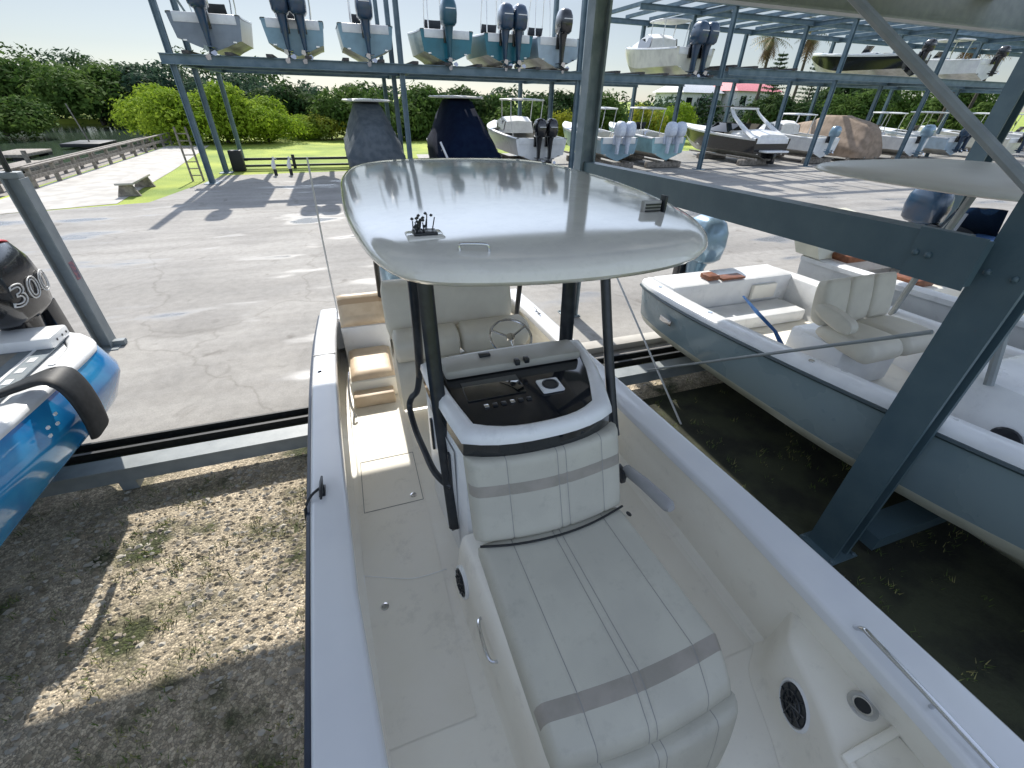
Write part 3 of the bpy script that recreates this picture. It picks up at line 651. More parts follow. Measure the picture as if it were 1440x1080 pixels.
# ------------------------------------------------------------------ vegetation
def leafm(name, c, c2, sc=.6):
    m = mat(name, c, c2=c2, scale=sc, detail=5, mix=(.38, .62), spec=.08, rough=.8)
    n = m.node_tree; N = n.nodes; b = N['Principled BSDF']; t = N.new('ShaderNodeBsdfTranslucent'); x = N.new('ShaderNodeMixShader'); x.inputs[0].default_value = .38
    src = b.inputs['Base Color'].links[0].from_socket; n.links.new(src, t.inputs[0])
    n.links.new(b.outputs[0], x.inputs[1]); n.links.new(t.outputs[0], x.inputs[2]); n.links.new(x.outputs[0], N['Material Output'].inputs[0])
    return m
LF_DARK = leafm('leaves_dark', (.025, .055, .018), (.06, .10, .03))
LF_MID = leafm('leaves_mid', (.05, .10, .022), (.10, .16, .035))
LF_LIME = leafm('leaves_lime', (.17, .27, .02), (.30, .40, .04))
LF_YEL = leafm('leaves_yellow', (.30, .30, .03), (.16, .22, .04))
LF_BLUE = leafm('leaves_bluegreen', (.035, .07, .045), (.07, .11, .06))
BARK = mat('bark', (.10, .085, .065), .9, c2=(.06, .05, .04), scale=12, bump=.5)
def leaves(b, c, r, n, size, rnd, sq=.8, mi=0):
    c = Vector(c)
    for _ in range(n):
        d = Vector((rnd.gauss(0, 1), rnd.gauss(0, 1), rnd.gauss(0, 1))).normalized()
        if d.z < -.5 and rnd.random() < .6: d.z = -d.z
        p = c+Vector((d.x*r, d.y*r, d.z*r*sq))*rnd.uniform(.72, 1.06)
        nn = (d+Vector((rnd.gauss(0, .5), rnd.gauss(0, .5), rnd.gauss(0, .5)+.3))).normalized()
        u = nn.orthogonal().normalized(); v = nn.cross(u); a = rnd.uniform(0, 6.28)
        u, v = u*math.cos(a)+v*math.sin(a), v*math.cos(a)-u*math.sin(a)
        s = size*rnd.uniform(.6, 1.4)
        q_ = [p-u*s, p-v*s*.45+nn*s*.12, p+u*s, p+v*s*.45+nn*s*.12]
        b.face([b.bm.verts.new(x) for x in q_], mi)
def crown_mesh(seed, rx, ry, rz, n, size, m, lobes=14):
    rnd = random.Random(seed); b = MB()
    L_ = []
    for i in range(lobes):
        a = rnd.uniform(0, 6.28); rr = math.sqrt(rnd.random())*.75; zz = rnd.uniform(.25, .85)
        L_.append((math.cos(a)*rr*rx, math.sin(a)*rr*ry, zz*rz*(1-rr*.35), rnd.uniform(.28, .46)*min(rx, rz)))
    tot = sum(l[3]**2 for l in L_)
    for x, y, z, r in L_: leaves(b, (x, y, z), r, int(n*r*r/tot), size, rnd)
    for _ in range(n//12):     # stray twigs
        x, y, z, r = rnd.choice(L_); leaves(b, (x, y, z), r*1.25, 1, size, rnd)
    me_o = b.build('crown', m); return me_o
def trunk_into(o, h, r, rnd, spread=1.0):
    b = MB(); top = Vector((rnd.uniform(-.3, .3), rnd.uniform(-.3, .3), h))
    b.tube([(0, 0, -.1), (top.x*.4, top.y*.4, h*.5), top], [r, r*.75, r*.45], 7)
    for k in range(4):
        a = rnd.uniform(0, 6.28); z = h*rnd.uniform(.35, .8)
        b.tube([(top.x*z/h, top.y*z/h, z), (math.cos(a)*spread*.6, math.sin(a)*spread*.6, z+h*.3), (math.cos(a)*spread, math.sin(a)*spread, z+h*.55)], [r*.5, r*.3, r*.1], 5)
    return b.build('trunk', BARK, o)
protos = {}
def tree(name, label, x, y, s, kind, rz=0, group=None, sz=1.0, z=0, cat='bush', syy=1.0):
    if kind not in protos:
        m, seed, n, size, lo = {'dark': (LF_DARK, 1, 5200, .17, 18), 'mid': (LF_MID, 2, 5200, .16, 18), 'lime': (LF_LIME, 3, 6500, .13, 20), 'yel': (LF_YEL, 4, 3000, .16, 12), 'blue': (LF_BLUE, 5, 5200, .18, 18), 'dark2': (LF_DARK, 6, 5200, .18, 16), 'mid2': (LF_MID, 8, 5200, .17, 16)}[kind]
        c = crown_mesh(seed, 3, 3, 3.2, n, size, m, lo); protos[kind] = c.data; bpy.data.objects.remove(c)
        rnd = random.Random(seed); e = bpy.data.objects.new('t', None); t = trunk_into(e, 1.9, .14, rnd, 1.6); protos[kind+'t'] = t.data; bpy.data.objects.remove(t); bpy.data.objects.remove(e)
    o = empty(name, (x, y, z), label, cat, group, rz); o.scale = (s, s*syy, s*sz)
    c = bpy.data.objects.new('crown', protos[kind]); COL.objects.link(c); c.parent = o
    t = bpy.data.objects.new('trunk', protos[kind+'t']); COL.objects.link(t); t.parent = o
    return o
GB = 'bushes and trees behind the lawn'
bl = [
 ('mangrove_bush', 'low olive mangrove bush reaching over the water at the left edge', -28.5, 58, 1.3, 'mid2', .75),
 ('mangrove_bush', 'round green mangrove on the far bank left of the lime bushes', -28, 78, 2.2, 'mid', .9),
 ('mangrove_bush', 'green mangrove beside it on the bank, second from the left edge', -36, 82, 2.4, 'mid', .9),
 ('mangrove_bush', 'dark mangrove on the bank above the dock', -22, 80, 2.0, 'blue', 1.0),
 ('lime_bush', 'bright lime bush just left of the first rack column', -14.3, 53, 1.25, 'lime', 1.0),
 ('lime_bush', 'lime bush crossed by the first rack column', -11.6, 47, 1.15, 'lime', 1.0),
 ('lime_bush', 'large lime bush right of the first rack column', -8.6, 46, 1.25, 'lime', 1.05),
 ('lime_bush', 'rounded lime bush left of the lawn', -5.6, 46.5, 1.1, 'lime', .95),
 ('yellow_bush', 'low yellow green bush at the back edge of the lawn', -2.6, 50, .8, 'lime', .8),
 ('yellow_bush', 'small bright yellow bush left of the grey covered boat', -.6, 49, .72, 'yel', 1.0),
 ('dark_tree', 'dark rounded tree behind the yellow bush', -4.2, 56, 1.35, 'dark', 1.05),
 ('dark_tree', 'dark tree standing behind the large lime bush', -9.5, 62, 1.6, 'blue', 1.0),
 ('green_tree', 'leafy green tree over the grey covered boat', 1.0, 52, 1.3, 'mid', 1.1),
 ('green_tree', 'green tree between the two covered boats', 5.2, 50, 1.25, 'mid2', 1.1),
 ('green_tree', 'green tree behind the navy covered boat', 9.0, 52, 1.35, 'mid', 1.1),
 ('dark_tree', 'dark tree behind the white hardtop boat', 13.2, 53, 1.35, 'dark2', 1.1),
 ('green_tree', 'olive tree right of the white hardtop boat', 17.5, 50, 1.25, 'mid2', 1.05),
 ('yellow_bush', 'yellow bush seen beside the tall near column', 21.5, 45, .7, 'yel', 1.3),
 ('dark_tree', 'dark tree behind the light blue boat', 23.0, 53, 1.35, 'dark', 1.1),
 ('green_tree', 'green tree behind the aqua boat', 28.0, 52, 1.3, 'mid', 1.1),
 ('yellow_bush', 'yellow green bush right of the aqua boat', 29.5, 43, .75, 'yel', 1.5),
 ('yellow_bush', 'bright yellow bush left of the black and white cruiser', 33.5, 44, .8, 'lime', 1.4),
 ('dark_tree', 'dark shrub behind the black and white cruiser', 39.0, 52, 1.15, 'dark2', 1.0),
 ('green_tree', 'tall dark green tree rising above the second level at the right', 74.0, 56, 2.0, 'dark', 1.15),
 ('green_tree', 'green tree rising above the second level beside the tall one', 88.0, 60, 2.1, 'mid', 1.1),
 ('green_tree', 'wide tree behind the tan covered boat', 52.0, 48, 1.4, 'dark2', 1.1),
 ('green_tree', 'bushy green tree below the palms', 66.0, 50, 1.6, 'mid', 1.1),
 ('green_tree', 'green tree at the right edge below the palms', 70.0, 40, 1.5, 'mid2', 1.1),
 ('green_tree', 'green tree at the extreme right edge', 76.0, 42, 1.7, 'mid', 1.2),
]
for i, (n_, l, x, y, s, k, sz) in enumerate(bl):
    tree(n_, l, x, y, s, k, rz=i*1.7, group=GB, sz=sz, cat='bush' if 'bush' in n_ else 'tree', z=-.2)
# far off mangrove wood as one mass
def wood():
    b = MB(); rnd = random.Random(11)
    def line(x0, y0, x1, y1, n, h0, h1, r0, r1, lv, size):
        for i in range(n):
            t = rnd.random(); x = x0+(x1-x0)*t+rnd.uniform(-3, 3); y = y0+(y1-y0)*t+rnd.uniform(-4, 6)
            r = rnd.uniform(r0, r1); z = rnd.uniform(h0, h1)-r
            leaves(b, (x, y, z), r, lv, size, rnd, .85, rnd.choice((0, 0, 1)))
    line(-210, 96, -8, 92, 300, 4.0, 9.4, 2.0, 4.2, 170, .34)
    line(-210, 90, -14, 86, 260, 1.4, 4.6, 1.4, 2.4, 100, .30)
    line(-12, 78, 120, 66, 260, 2.0, 5.4, 1.4, 2.6, 80, .36)
    return b.build('mangrove_wood', [LF_BLUE, LF_DARK])
tag(wood(), 'dense dark mangrove wood along the far bank', 'wood', kind='stuff')
def conifer(x, y, h, label):
    o = empty('pine_tree', (x, y, 0), label, 'tree', 'pines behind the rack')
    b = MB(); b.tube([(0, 0, 0), (0, 0, h)], [.16, .03], 6); b.build('trunk', BARK, o)
    b = MB(); rnd = random.Random(int(x))
    for i in range(13):
        z = h*(.35+.05*i); rr = (1.9*(1-i/14)+.3)
        for k in range(6):
            a = k*1.047+i*.5
            for j in range(9):
                t = (j+1)/9; p = Vector((math.cos(a)*rr*t, math.sin(a)*rr*t, z+.15*t*rr))
                leaves(b, p, .16, 5, .12, rnd)
    b.build('crown', LF_BLUE, o)
conifer(58.5, 57, 9.6, 'tiered pine left of the gap between the two back columns')
conifer(65.5, 57, 9.8, 'tiered pine right of the gap between the two back columns')
PALMF = mat('palm_frond', (.09, .12, .03), .6, c2=(.20, .15, .05), scale=1.5)
PALMD = mat('dead_frond', (.26, .17, .08), .8, c2=(.16, .10, .05), scale=3)
def palm(x, y, h, label, s=1.0):
    o = empty('palm_tree', (x, y, 0), label, 'palm', 'palms at the right'); rnd = random.Random(int(x*3))
    b = MB(); b.tube([(0, 0, 0), (.2, 0, h*.5), (.1, 0, h)], [.24, .17, .15], 8); b.build('trunk', BARK, o)
    for part, m, n, e0, e1 in (('crown', PALMF, 26, -.2, 1.2), ('dead_fronds', PALMD, 16, -1.3, -.6)):
        b = MB()
        for k in range(n):
            a = rnd.uniform(0, 6.28); el = rnd.uniform(e0, e1); ln = rnd.uniform(1.6, 2.6)*s
            p = Vector((.1, 0, h)); d = Vector((math.cos(a)*math.cos(el), math.sin(a)*math.cos(el), math.sin(el)))
            prev = p
            for j in range(10):
                d = (d+Vector((0, 0, -.10))).normalized(); q_ = prev+d*ln/10
                sd_ = d.cross(Vector((0, 0, 1))).normalized(); wv = .75*math.sin((j+1)/11*3.1)*s*.8
                for sg in (-1, 1):
                    tip = prev+sd_*sg*wv+Vector((0, 0, -.35*wv))+d*.35
                    b.face([b.bm.verts.new(v) for v in (prev, prev+d*.14, tip)])
                prev = q_
        b.build(part, m, o)
palm(66, 39, 10.2, 'palm with brown hanging fronds at the top right', 1.25)
palm(72, 40, 10.8, 'palm beyond it at the right edge', 1.25)
palm(57, 52, 11.0, 'palm seen through the empty third level', 1.2)
palm(49, 50, 10.0, 'left palm seen through the empty third level', 1.1)
# low houses behind the rack
def house(x, y, w_, d, h, roofm, wallm, label):
    o = empty('house', (x, y, 0), label, 'house')
    b = MB(); b.box((-w_/2, -d/2, 0), (w_/2, d/2, h)); b.build('wall', wallm, o)
    b = MB(); b.loft([[(-w_/2-.5, -d/2-.5, h), (w_/2+.5, -d/2-.5, h), (w_/2+.5, d/2+.5, h), (-w_/2-.5, d/2+.5, h)], [(-w_/2+1.5, -.3, h+1.8), (w_/2-1.5, -.3, h+1.8), (w_/2-1.5, .3, h+1.8), (-w_/2+1.5, .3, h+1.8)]], 0, closed=True, smooth=False); b.build('roof', roofm, o)
    for i in range(3):
        b = MB(); xx = -w_/2+w_*(i+.5)/3; b.box((xx-.6, -d/2-.03, h-1.9), (xx+.6, -d/2-.002, h-.7)); b.build('window', GLASSD, o)
house(69, 74, 9, 8, 5.4, mat('pink_roof', (.62, .20, .22), .7, c2=(.5, .15, .17)), mat('white_wall', (.7, .7, .68), .7, c2=(.6, .6, .58)), 'white house with a pink roof behind the rack')
house(60, 77, 8, 8, 5.0, mat('grey_roof', (.5, .52, .54), .6, c2=(.4, .42, .44)), MATS['white_wall'], 'pale house with a light grey roof left of the pink one')

# ------------------------------------------------------------------ docks, rails and small things on the left
def rail_fence(x, y0, y1, z0, h, label):
    o = empty('dock_rail', (x, y0, z0), label, 'dock railing'); n = int((y1-y0)/1.9)
    for i in range(n+1):
        b = MB(); yy = (y1-y0)*i/n; b.box((-.07, yy-.07, -.6), (.07, yy+.07, h)); b.build('post', WOOD, o)
    for zz in (h, h*.45):
        b = MB(); b.box((-.10, -.2, zz), (.10, y1-y0+.2, zz+.06)) if zz == h else b.box((.071, -.2, zz), (.11, y1-y0+.2, zz+.14)); b.build('rail', WOOD, o)
rail_fence(-12.35, 25.2, 45, .02, .75, 'nearest long grey timber dock railing beside the walkway')
rail_fence(-13.9, 25.8, 45, -.2, .7, 'second long timber dock railing over the water')
b = MB(); b.box((-15.4, 25.0, -.30), (-12.75, 45.5, -.22)); tag(b.build('dock_deck', WOOD), 'grey plank dock deck running away over the water', 'dock')
o = empty('floating_dock', (-21, 43, -.5), 'low floating dock lying in the creek', 'dock')
b = MB(); b.box((-1.0, -2.0, .1), (1.0, 2.0, .3), bev=.03); b.build('deck', WOOD, o)
for sx in (-.7, .7):
    for yy in (-1.6, 1.6): b = MB(); b.box((sx-.3, yy-.3, -.25), (sx+.3, yy+.3, .098)); b.build('float', BLACKR, o)
o = empty('floating_dock', (-19.5, 50, -.5), 'small dark float beyond the low dock in the creek', 'dock')
b = MB(); b.box((-1.3, -1.8, .1), (1.3, 1.8, .35), bev=.03); b.build('deck', BLACKR, o)
b = MB(); b.tube([(0, 0, .35), (-.5, .2, 3.0)], .05, 6); b.build('pole', WOOD, o)
o = empty('floating_dock', (-17.5, 36, -.5), 'nearer grey dock finger left of the railing', 'dock')
b = MB(); b.box((-.9, -1.6, .1), (.9, 1.6, .3), bev=.03); b.build('deck', WOOD, o)
for sx in (-.8, .8): b = MB(); b.tube([(sx, -1.4, -.5), (sx, -1.4, 1.1)], .12, 8); b.build('pile', WOOD, o)
def picnic(x, y, rz, label):
    o = empty('bench', (x, y, .01), label, 'bench', rz=rz)
    b = MB(); b.box((-.3, -1.3, .42), (.3, 1.3, .50), bev=.02); b.build('seat', CONC, o)
    for s_ in (-1.1, 1.1):
        b = MB(); b.loft([[(-.38, s_-.07, 0), (.38, s_-.07, 0), (.38, s_+.07, 0), (-.38, s_+.07, 0)], [(-.2, s_-.07, .419), (.2, s_-.07, .419), (.2, s_+.07, .419), (-.2, s_+.07, .419)]], 0, closed=True, smooth=False); b.build('leg', WOOD, o)
picnic(-8.3, 23.6, .05, 'grey concrete bench on the grass edge beside the walkway')
b = MB(); b.box((-5.7, 29.9, .1), (0.6, 30.05, .2)); b.box((-5.7, 29.9, .42), (0.6, 30.05, .54))
for x in (-5.6, -2.6, .4): b.box((x-.08, 29.78, 0), (x+.08, 29.89, .7))
tag(b.build('guard_rail', BLACKP), 'dark low guard rail along the front edge of the lawn', 'rail')
for x, l in ((-3.35, 'left'), (-2.62, 'right')):
    o = empty('pelican_post', (x, 27.2, 0), f'small white bird figure on a dark stub post, {l} of the pair before the lawn', 'ornament', 'pair of white bird ornaments')
    b = MB(); b.tube([(0, 0, 0), (0, 0, .3)], .08, 8); b.build('post', BLACKR, o)
    b = MB(); b.tube([(-.04, 0, .3), (-.03, 0, .42), (0, 0, .62), (.05, 0, .78), (.02, 0, .86)], [.06, .11, .08, .045, .05], 8); b.tube([(.03, 0, .84), (.2, 0, .74)], [.03, .008], 6); b.build('figure', GELW, o)
b = MB(); b.box((-5.6, 28.9, .02), (-5.0, 29.4, 1.0), bev=.03); tag(b.build('utility_box', BLACKR), 'dark utility box at the foot of the first rack columns', 'box')
o = empty('ladder', (-6.6, 26.0, 0), 'pale weathered timber ladder frame left of the first rack column', 'ladder')
for sx in (-.22, .22): b = MB(); b.tube([(sx, 0, 0), (sx-.1, .3, 2.2)], .045, 6); b.build('side_rail', WOOD, o)
for i in range(7): b = MB(); b.tube([(-.22-.01*i, .05*i, .25+.28*i), (.22-.01*i, .05*i, .25+.28*i)], .025, 6); b.build('rung', WOOD, o)
for i, (x, y) in enumerate(((-15.2, 23.0), (-13.6, 19.5), (-13.2, 21.8))):
    b = MB(); b.tube([(0, 0, -1.5), (.02, 0, 1.0)], .13, 10); b.lathe([(.15, 1.0), (.13, 1.06), (.01, 1.16)], (0, 0, 0), 10)
    tag(b.build('dock_pile', WOOD, loc=(x, y, 0)), ['timber dock pile farthest left in the water', 'timber dock pile by the near end of the walkway', 'timber dock pile beside the water edge'][i], 'pile')
b = MB(); b.tube([(-14.6, 20.2, .55), (-12.8, 19.2, .6), (-12.4, 17.4, .5)], .05, 6); b.tube([(-12.4, 17.4, 0), (-12.4, 17.4, .55)], .05, 6); b.tube([(-12.8, 19.2, 0), (-12.8, 19.2, .62)], .05, 6)
tag(b.build('hand_rail', STEELG), 'bent grey hand rail at the water edge far left', 'rail')
#--PART3--

# ------------------------------------------------------------------ cushion helper
def cushion(b, P, nu, nv, th, N_, seams_u=(), seams_v=(), band=None, edge=.12, groove=.35, puff=.0, skirt=None, thread=None):
    """P(u,v) base surface point, N_ outward normal; top is raised by th with rounded edges"""
    N_ = Vector(N_).normalized()
    def prof(u, v):
        e = lambda t: min(1, math.sqrt(max(0, 1-(1-min(t, 1-t)/edge)**2))) if min(t, 1-t) < edge else 1
        h = e(u)*e(v)
        for s in seams_u: h -= groove*math.exp(-((u-s)/.010)**2)
        for s in seams_v: h -= groove*math.exp(-((v-s)/.010)**2)
        return h+puff*math.sin(math.pi*u)*math.sin(math.pi*v)
    us = sorted(set([i/nu for i in range(nu+1)]+[min(1, max(0, s+d)) for s in seams_u for d in (-.02, -.010, -.0025, .0025, .010, .02)]+[.01, .03, .97, .99]))
    vs = sorted(set([i/nv for i in range(nv+1)]+[min(1, max(0, s+d)) for s in seams_v for d in (-.02, -.010, 0, .010, .02)]+[.01, .03, .97, .99]+([band[0], band[1]] if band else [])))
    V = [[b.bm.verts.new(Vector(P(u, v))+N_*th*prof(u, v)) for v in vs] for u in us]
    for i in range(len(us)-1):
        for j in range(len(vs)-1):
            vm = (vs[j]+vs[j+1])/2; um = (us[i]+us[i+1])/2; mi = 1 if band and band[0] < vm < band[1] else 0
            if thread is not None and any(abs(um-q_) < .0026 for q_ in seams_u): mi = thread
            b.face((V[i][j], V[i+1][j], V[i+1][j+1], V[i][j+1]), mi, True)
    # underside
    lo = [[None]*2 for _ in range(2)]
    ring = [V[i][0] for i in range(len(us))]+[V[-1][j] for j in range(1, len(vs))]+[V[i][-1] for i in range(len(us)-2, -1, -1)]+[V[0][j] for j in range(len(vs)-2, 0, -1)]
    lowr = [b.bm.verts.new(v.co-N_*(skirt or th*.6)) for v in ring]
    for i in range(len(ring)): j = (i+1) % len(ring); b.face((ring[i], ring[j], lowr[j], lowr[i]), 0, True)
    b.face(lowr, 0)
def lathe_part(name, prof, c, axis, m, parent, seg=20):
    b = MB(); b.lathe(prof, c, seg, axis=axis); return b.build(name, m, parent)

# ================================================================== MAIN BOAT
MBT = empty('center_console_boat', (.8, 2.5, .35), 'cream centre console boat in the foreground with pearl hardtop, lounge seat and black legs', 'boat')
class Off:                       # all shapes below are in world metres; the parent sits at the keel
    pass
def fin(b, name, m, parent=None, sharp=40):
    p = parent or MBT
    off = MBT.location if p is MBT else Vector((0, 0, 0))
    if p is MBT or p is not None and p.parent is MBT:
        off = MBT.location
    for v in b.bm.verts: v.co -= off
    return b.build(name, m, p, sharp)
GZ = [(-2.7, 1.98), (-1, 1.80), (0, 1.66), (1, 1.575), (2, 1.49), (3, 1.42), (4, 1.38), (5.5, 1.34)]
GLt = [(-2.7, .78), (-2.3, .42), (-1.8, .12), (-1.2, -.13), (-.5, -.32), (.3, -.435), (1, -.475), (2, -.53), (3, -.575), (4, -.605), (5, -.60), (5.5, -.56)]
GRt = [(-2.7, .82), (-2.3, 1.18), (-1.8, 1.48), (-1.2, 1.76), (-.5, 1.95), (0, 2.035), (1, 2.085), (2, 2.10), (3, 2.11), (4, 2.10), (5, 2.07), (5.5, 2.04)]
ys = [-2.69, -2.6, -2.5, -2.35, -2.2, -2, -1.8, -1.5, -1.2, -.9]+[-.6+.25*i for i in range(24)]+[5.3, 5.42, 5.5]
GW = .21
def sg(tab, y): return smooth_tab(tab, y)
b = MB(); secs = []
for y in ys:
    l, r, g = lerp(GLt, y), lerp(GRt, y), sg(GZ, y); c = (l+r)/2; hw = (r-l)/2
    t = max(0, min(1, (2.0-y)/4.7)); ch = .66+.9*max(0, (-.9-y)/1.8)**1.6; kz = .40+(g-.5-.40)*max(0, (-.8-y)/1.9)**2 if y < -.8 else .40
    fl = .05+.32*max(0, (.2-y)/2.9)**1.3
    P = [(hw, g-.06), (hw*.995, g-.13), (hw*(1-fl*.3), (g+ch)/2), (hw*(1-fl), ch), (hw*(1-fl)*.95, ch-.02), (hw*(1-fl)*.5, (ch+kz)/2), (0, min(kz, ch-.03))]
    secs.append([(c-x, y, z) for x, z in P]+[(c+x, y, z) for x, z in P[-2::-1]])
V = b.loft(secs, 0); b.face(V[-1]); fin(b, 'hull', GELW)
# gunwale caps with rounded edges, each side its own part
for sgn, tab in ((-1, GLt), (1, GRt)):
    b = MB(); secs = []
    for y in ys:
        o_, g = sg(tab, y), sg(GZ, y); s = -sgn; oth = sg(GRt if sgn < 0 else GLt, y)
        w_ = min(GW+(.05*max(0, 1.4-y) if y < 1.4 else 0), abs(oth-o_)*.48)
        i_ = o_+s*w_
        secs.append([(o_-s*.012, y, g-.085), (o_-s*.012, y, g-.04), (o_-s*.004, y, g-.012), (o_+s*.012, y, g-.001), (o_+s*.024, y, g), (o_+s*w_*.55, y, g+.003), (i_-s*.022, y, g), (i_-s*.008, y, g-.006), (i_, y, g-.022), (i_, y, g-.07), (i_-s*.03, y, g-.075)])
    b.loft(secs); fin(b, 'gunwale_cap', mat('gunwale_gelcoat', (.66, .67, .68), .2, c2=(.62, .63, .65), scale=2, coat=.3), None, 60)
    b = MB(); b.tube([(sg(tab, y)+sgn*.022, y, sg(GZ, y)-.088) for y in ys if y > -2.66], .026, 8, flat=.9); fin(b, 'rub_rail', mat('navy_rub_rail', (.012, .02, .04), .35, c2=(.02, .03, .055), scale=6))
# transom cap
b = MB(); secs = []
for i in range(15):
    t = i/14; x = -.56+2.60*t; d = .16*(2*t-1)**2
    secs.append([(x, 5.62-d, 1.20), (x, 5.62-d, 1.30), (x, 5.58-d, 1.335), (x, 5.30-d, 1.335), (x, 5.27-d, 1.31), (x, 5.27-d, .95)])
b.loft(secs); fin(b, 'transom_cap', GELW)
# inner liner
b = MB()
for sgn, tab in ((-1, GLt), (1, GRt)):
    def lp(u, v, sgn=sgn, tab=tab):
        y = -2.2+7.5*u; o_, g = sg(tab, y), sg(GZ, y); s = -sgn; w_ = GW+(.05*max(0, 1.4-y) if y < 1.4 else 0)
        i_ = o_+s*(w_-.02); zt = g-.06; zb = .80
        low = o_+s*(.10 if sgn > 0 else .15)
        z = zt+(zb-zt)*v
        x = i_+(low-i_)*min(1, v*2.2)**.8
        if v > .93: x = low+s*(.05*((v-.93)/.07)**2)
        return Vector((x, y, z))
    b.grid(lp, 60, 16)
fin(b, 'inner_liner', GEL)
b = MB()
b.grid(lambda u, v: Vector((sg(GLt, -2.2+7.7*u)+.10+(sg(GRt, -2.2+7.7*u)-sg(GLt, -2.2+7.7*u)-.20)*v, -2.2+7.7*u, .80)), 50, 12); fin(b, 'cockpit_sole', GEL)
b = MB()
b.grid(lambda u, v: Vector((-.335+(.19-(-.335))*v+.05*u*0, .95+3.1*u, .804)), 20, 4)
b.grid(lambda u, v: Vector((1.56+.34*v, .75+3.3*u, .804)), 20, 4); fin(b, 'nonskid_panel', NONSKID)
b = MB(); b.tube(catmull([(-.34, 1.99, .806), (-.2, 1.93, .806), (.0, 1.86, .806), (.22, 1.86, .806)], 5), .004, 6); b.tube([(-.33, .75, .806), (-.335, 1.99, .806)], .003, 6); fin(b, 'hatch_seam', mat('seam_cream', (.86, .85, .82), .3))
for x, y in ((-.22, 1.72), (.10, 2.62)): lathe_part('deck_latch', [(.026, 0), (.026, .004), (.018, .006), (.016, .002), (.001, .002)], (x-.8, y-2.5, .8045-.35), (0, 0, 1), CHROME, MBT, 18)
b = MB()
for p, q_ in (((-.30, 2.55), (.17, 2.55)), ((.17, 2.55), (.17, 3.15)), ((.17, 3.15), (-.30, 3.15)), ((-.30, 3.15), (-.30, 2.55))): b.tube([(p[0], p[1], .8055), (q_[0], q_[1], .8055)], .003, 5)
fin(b, 'hatch_gap', SEAM)
lathe_part('drain', [(.03, 0), (.03, .004), (.022, .005), (.02, .001), (.001, .001)], (1.86-.8, 2.4-2.5, .8045-.35), (0, 0, 1), CHROME, MBT, 18)
# bow seating step, lower right
CUR = catmull([(1.975, .735, 0), (1.90, .68, 0), (1.80, .60, 0), (1.735, .45, 0), (1.66, .28, 0), (1.52, .02, 0), (1.38, -.35, 0), (1.2, -.9, 0), (1.0, -1.6, 0), (.8, -2.1, 0)], 4)
ZS = 1.25
b = MB(); secs = []
for i, p in enumerate(CUR):
    t = (CUR[min(i+1, len(CUR)-1)]-CUR[max(i-1, 0)]).normalized(); nrm = Vector((-t.y, t.x, 0))      # outward side
    if nrm.x < 0: nrm = -nrm
    secs.append([p-nrm*.05+Vector((0, 0, .802)), p-nrm*.012+Vector((0, 0, .84)), p+Vector((0, 0, .90)), p+nrm*.012+Vector((0, 0, ZS-.04)), p+nrm*.022+Vector((0, 0, ZS-.015)), p+nrm*.045+Vector((0, 0, ZS)),
                 Vector((max(p.x+.05, min(sg(GRt, p.y)-.10, p.x+.9)), p.y if i else p.y-.0, ZS+.001))])
b.loft(secs); fin(b, 'bow_seat', GEL, None, 60)
b = MB()          # tray with raised lip on the bow seat
b.box((1.62, -.35, ZS+.003), (1.92, .13, ZS+.012), bev=.004); b.box((1.60, .11, ZS+.004), (1.94, .15, ZS+.035), bev=.012); b.box((1.60, -.4, ZS+.004), (1.635, .12, ZS+.034), bev=.012)
fin(b, 'tray', GEL)
lathe_part('knob', [(.035, 0), (.035, .02), (.02, .035), (.001, .036)], (1.76-.8, .0-2.5, ZS+.013-.35), (0, 0, 1), BLACKP, MBT)
# speaker on the step face, cup holder on its top
def grille(c, axis, r, sx=1.0):
    e = empty('speaker', Vector(c)-MBT.location, None, None); e.parent = MBT
    M = Vector((0, 0, 1)).rotation_difference(Vector(axis).normalized()); e.rotation_mode = 'QUATERNION'; e.rotation_quaternion = M
    b = MB(); b.lathe([(r*1.18, -.01), (r*1.18, .008), (r*1.05, .016), (r, .010), (r*.98, .006), (.001, .006)], (0, 0, 0), 28); b.build('bezel', GELW, e)
    b = MB(); b.lathe([(r*.99, .007), (r*.96, .016), (.2*r, .020), (.001, .020)], (0, 0, 0), 28)
    for k in range(9):
        b.tube([(r*.93*math.cos(k*.698), r*.93*math.sin(k*.698), .018), (0, 0, .024)], .004, 5)
    for rr in (.35, .65): b.tube([(r*rr*math.cos(k*.3142), r*rr*math.sin(k*.3142), .021) for k in range(21)], .004, 5)
    b.build('grille', BLACKP, e); return e
grille((1.715, .385, 1.06), (-1, .42, .1), .098)
grille((.283, 1.62, .98), (-1, -.1, .12), .09)
lathe_part('cup_holder', [(.062, -.005), (.062, .006), (.052, .010), (.043, .006), (.040, -.06), (.001, -.06)], (1.885-.8, .25-2.5, ZS+.002-.35), (0, 0, 1), CHROME, MBT, 28)
lathe_part('cup_well', [(.034, 0), (.001, .001)], (1.885-.8, .25-2.5, ZS+.0045-.35), (0, 0, 1), BLACKP, MBT)
# bow hand rail
b = MB(); b.tube(catmull([(1.862, .455, 1.585), (1.845, .42, 1.655), (1.83, .36, 1.68), (1.80, .1, 1.70), (1.76, -.2, 1.715), (1.66, -.7, 1.74)], 6), .012, 10); fin(b, 'hand_rail', CHROME)
lathe_part('rail_mount', [(.046, 0), (.046, .014), (.024, .024), (.016, .05), (.001, .05)], (1.862-.8, .12-2.5, 1.56-.35), (-1, 0, .25), CHROME, MBT)
b = MB(); b.tube([(1.84, .12, 1.57), (1.80, .115, 1.695)], .009, 8); fin(b, 'rail_post', CHROME)
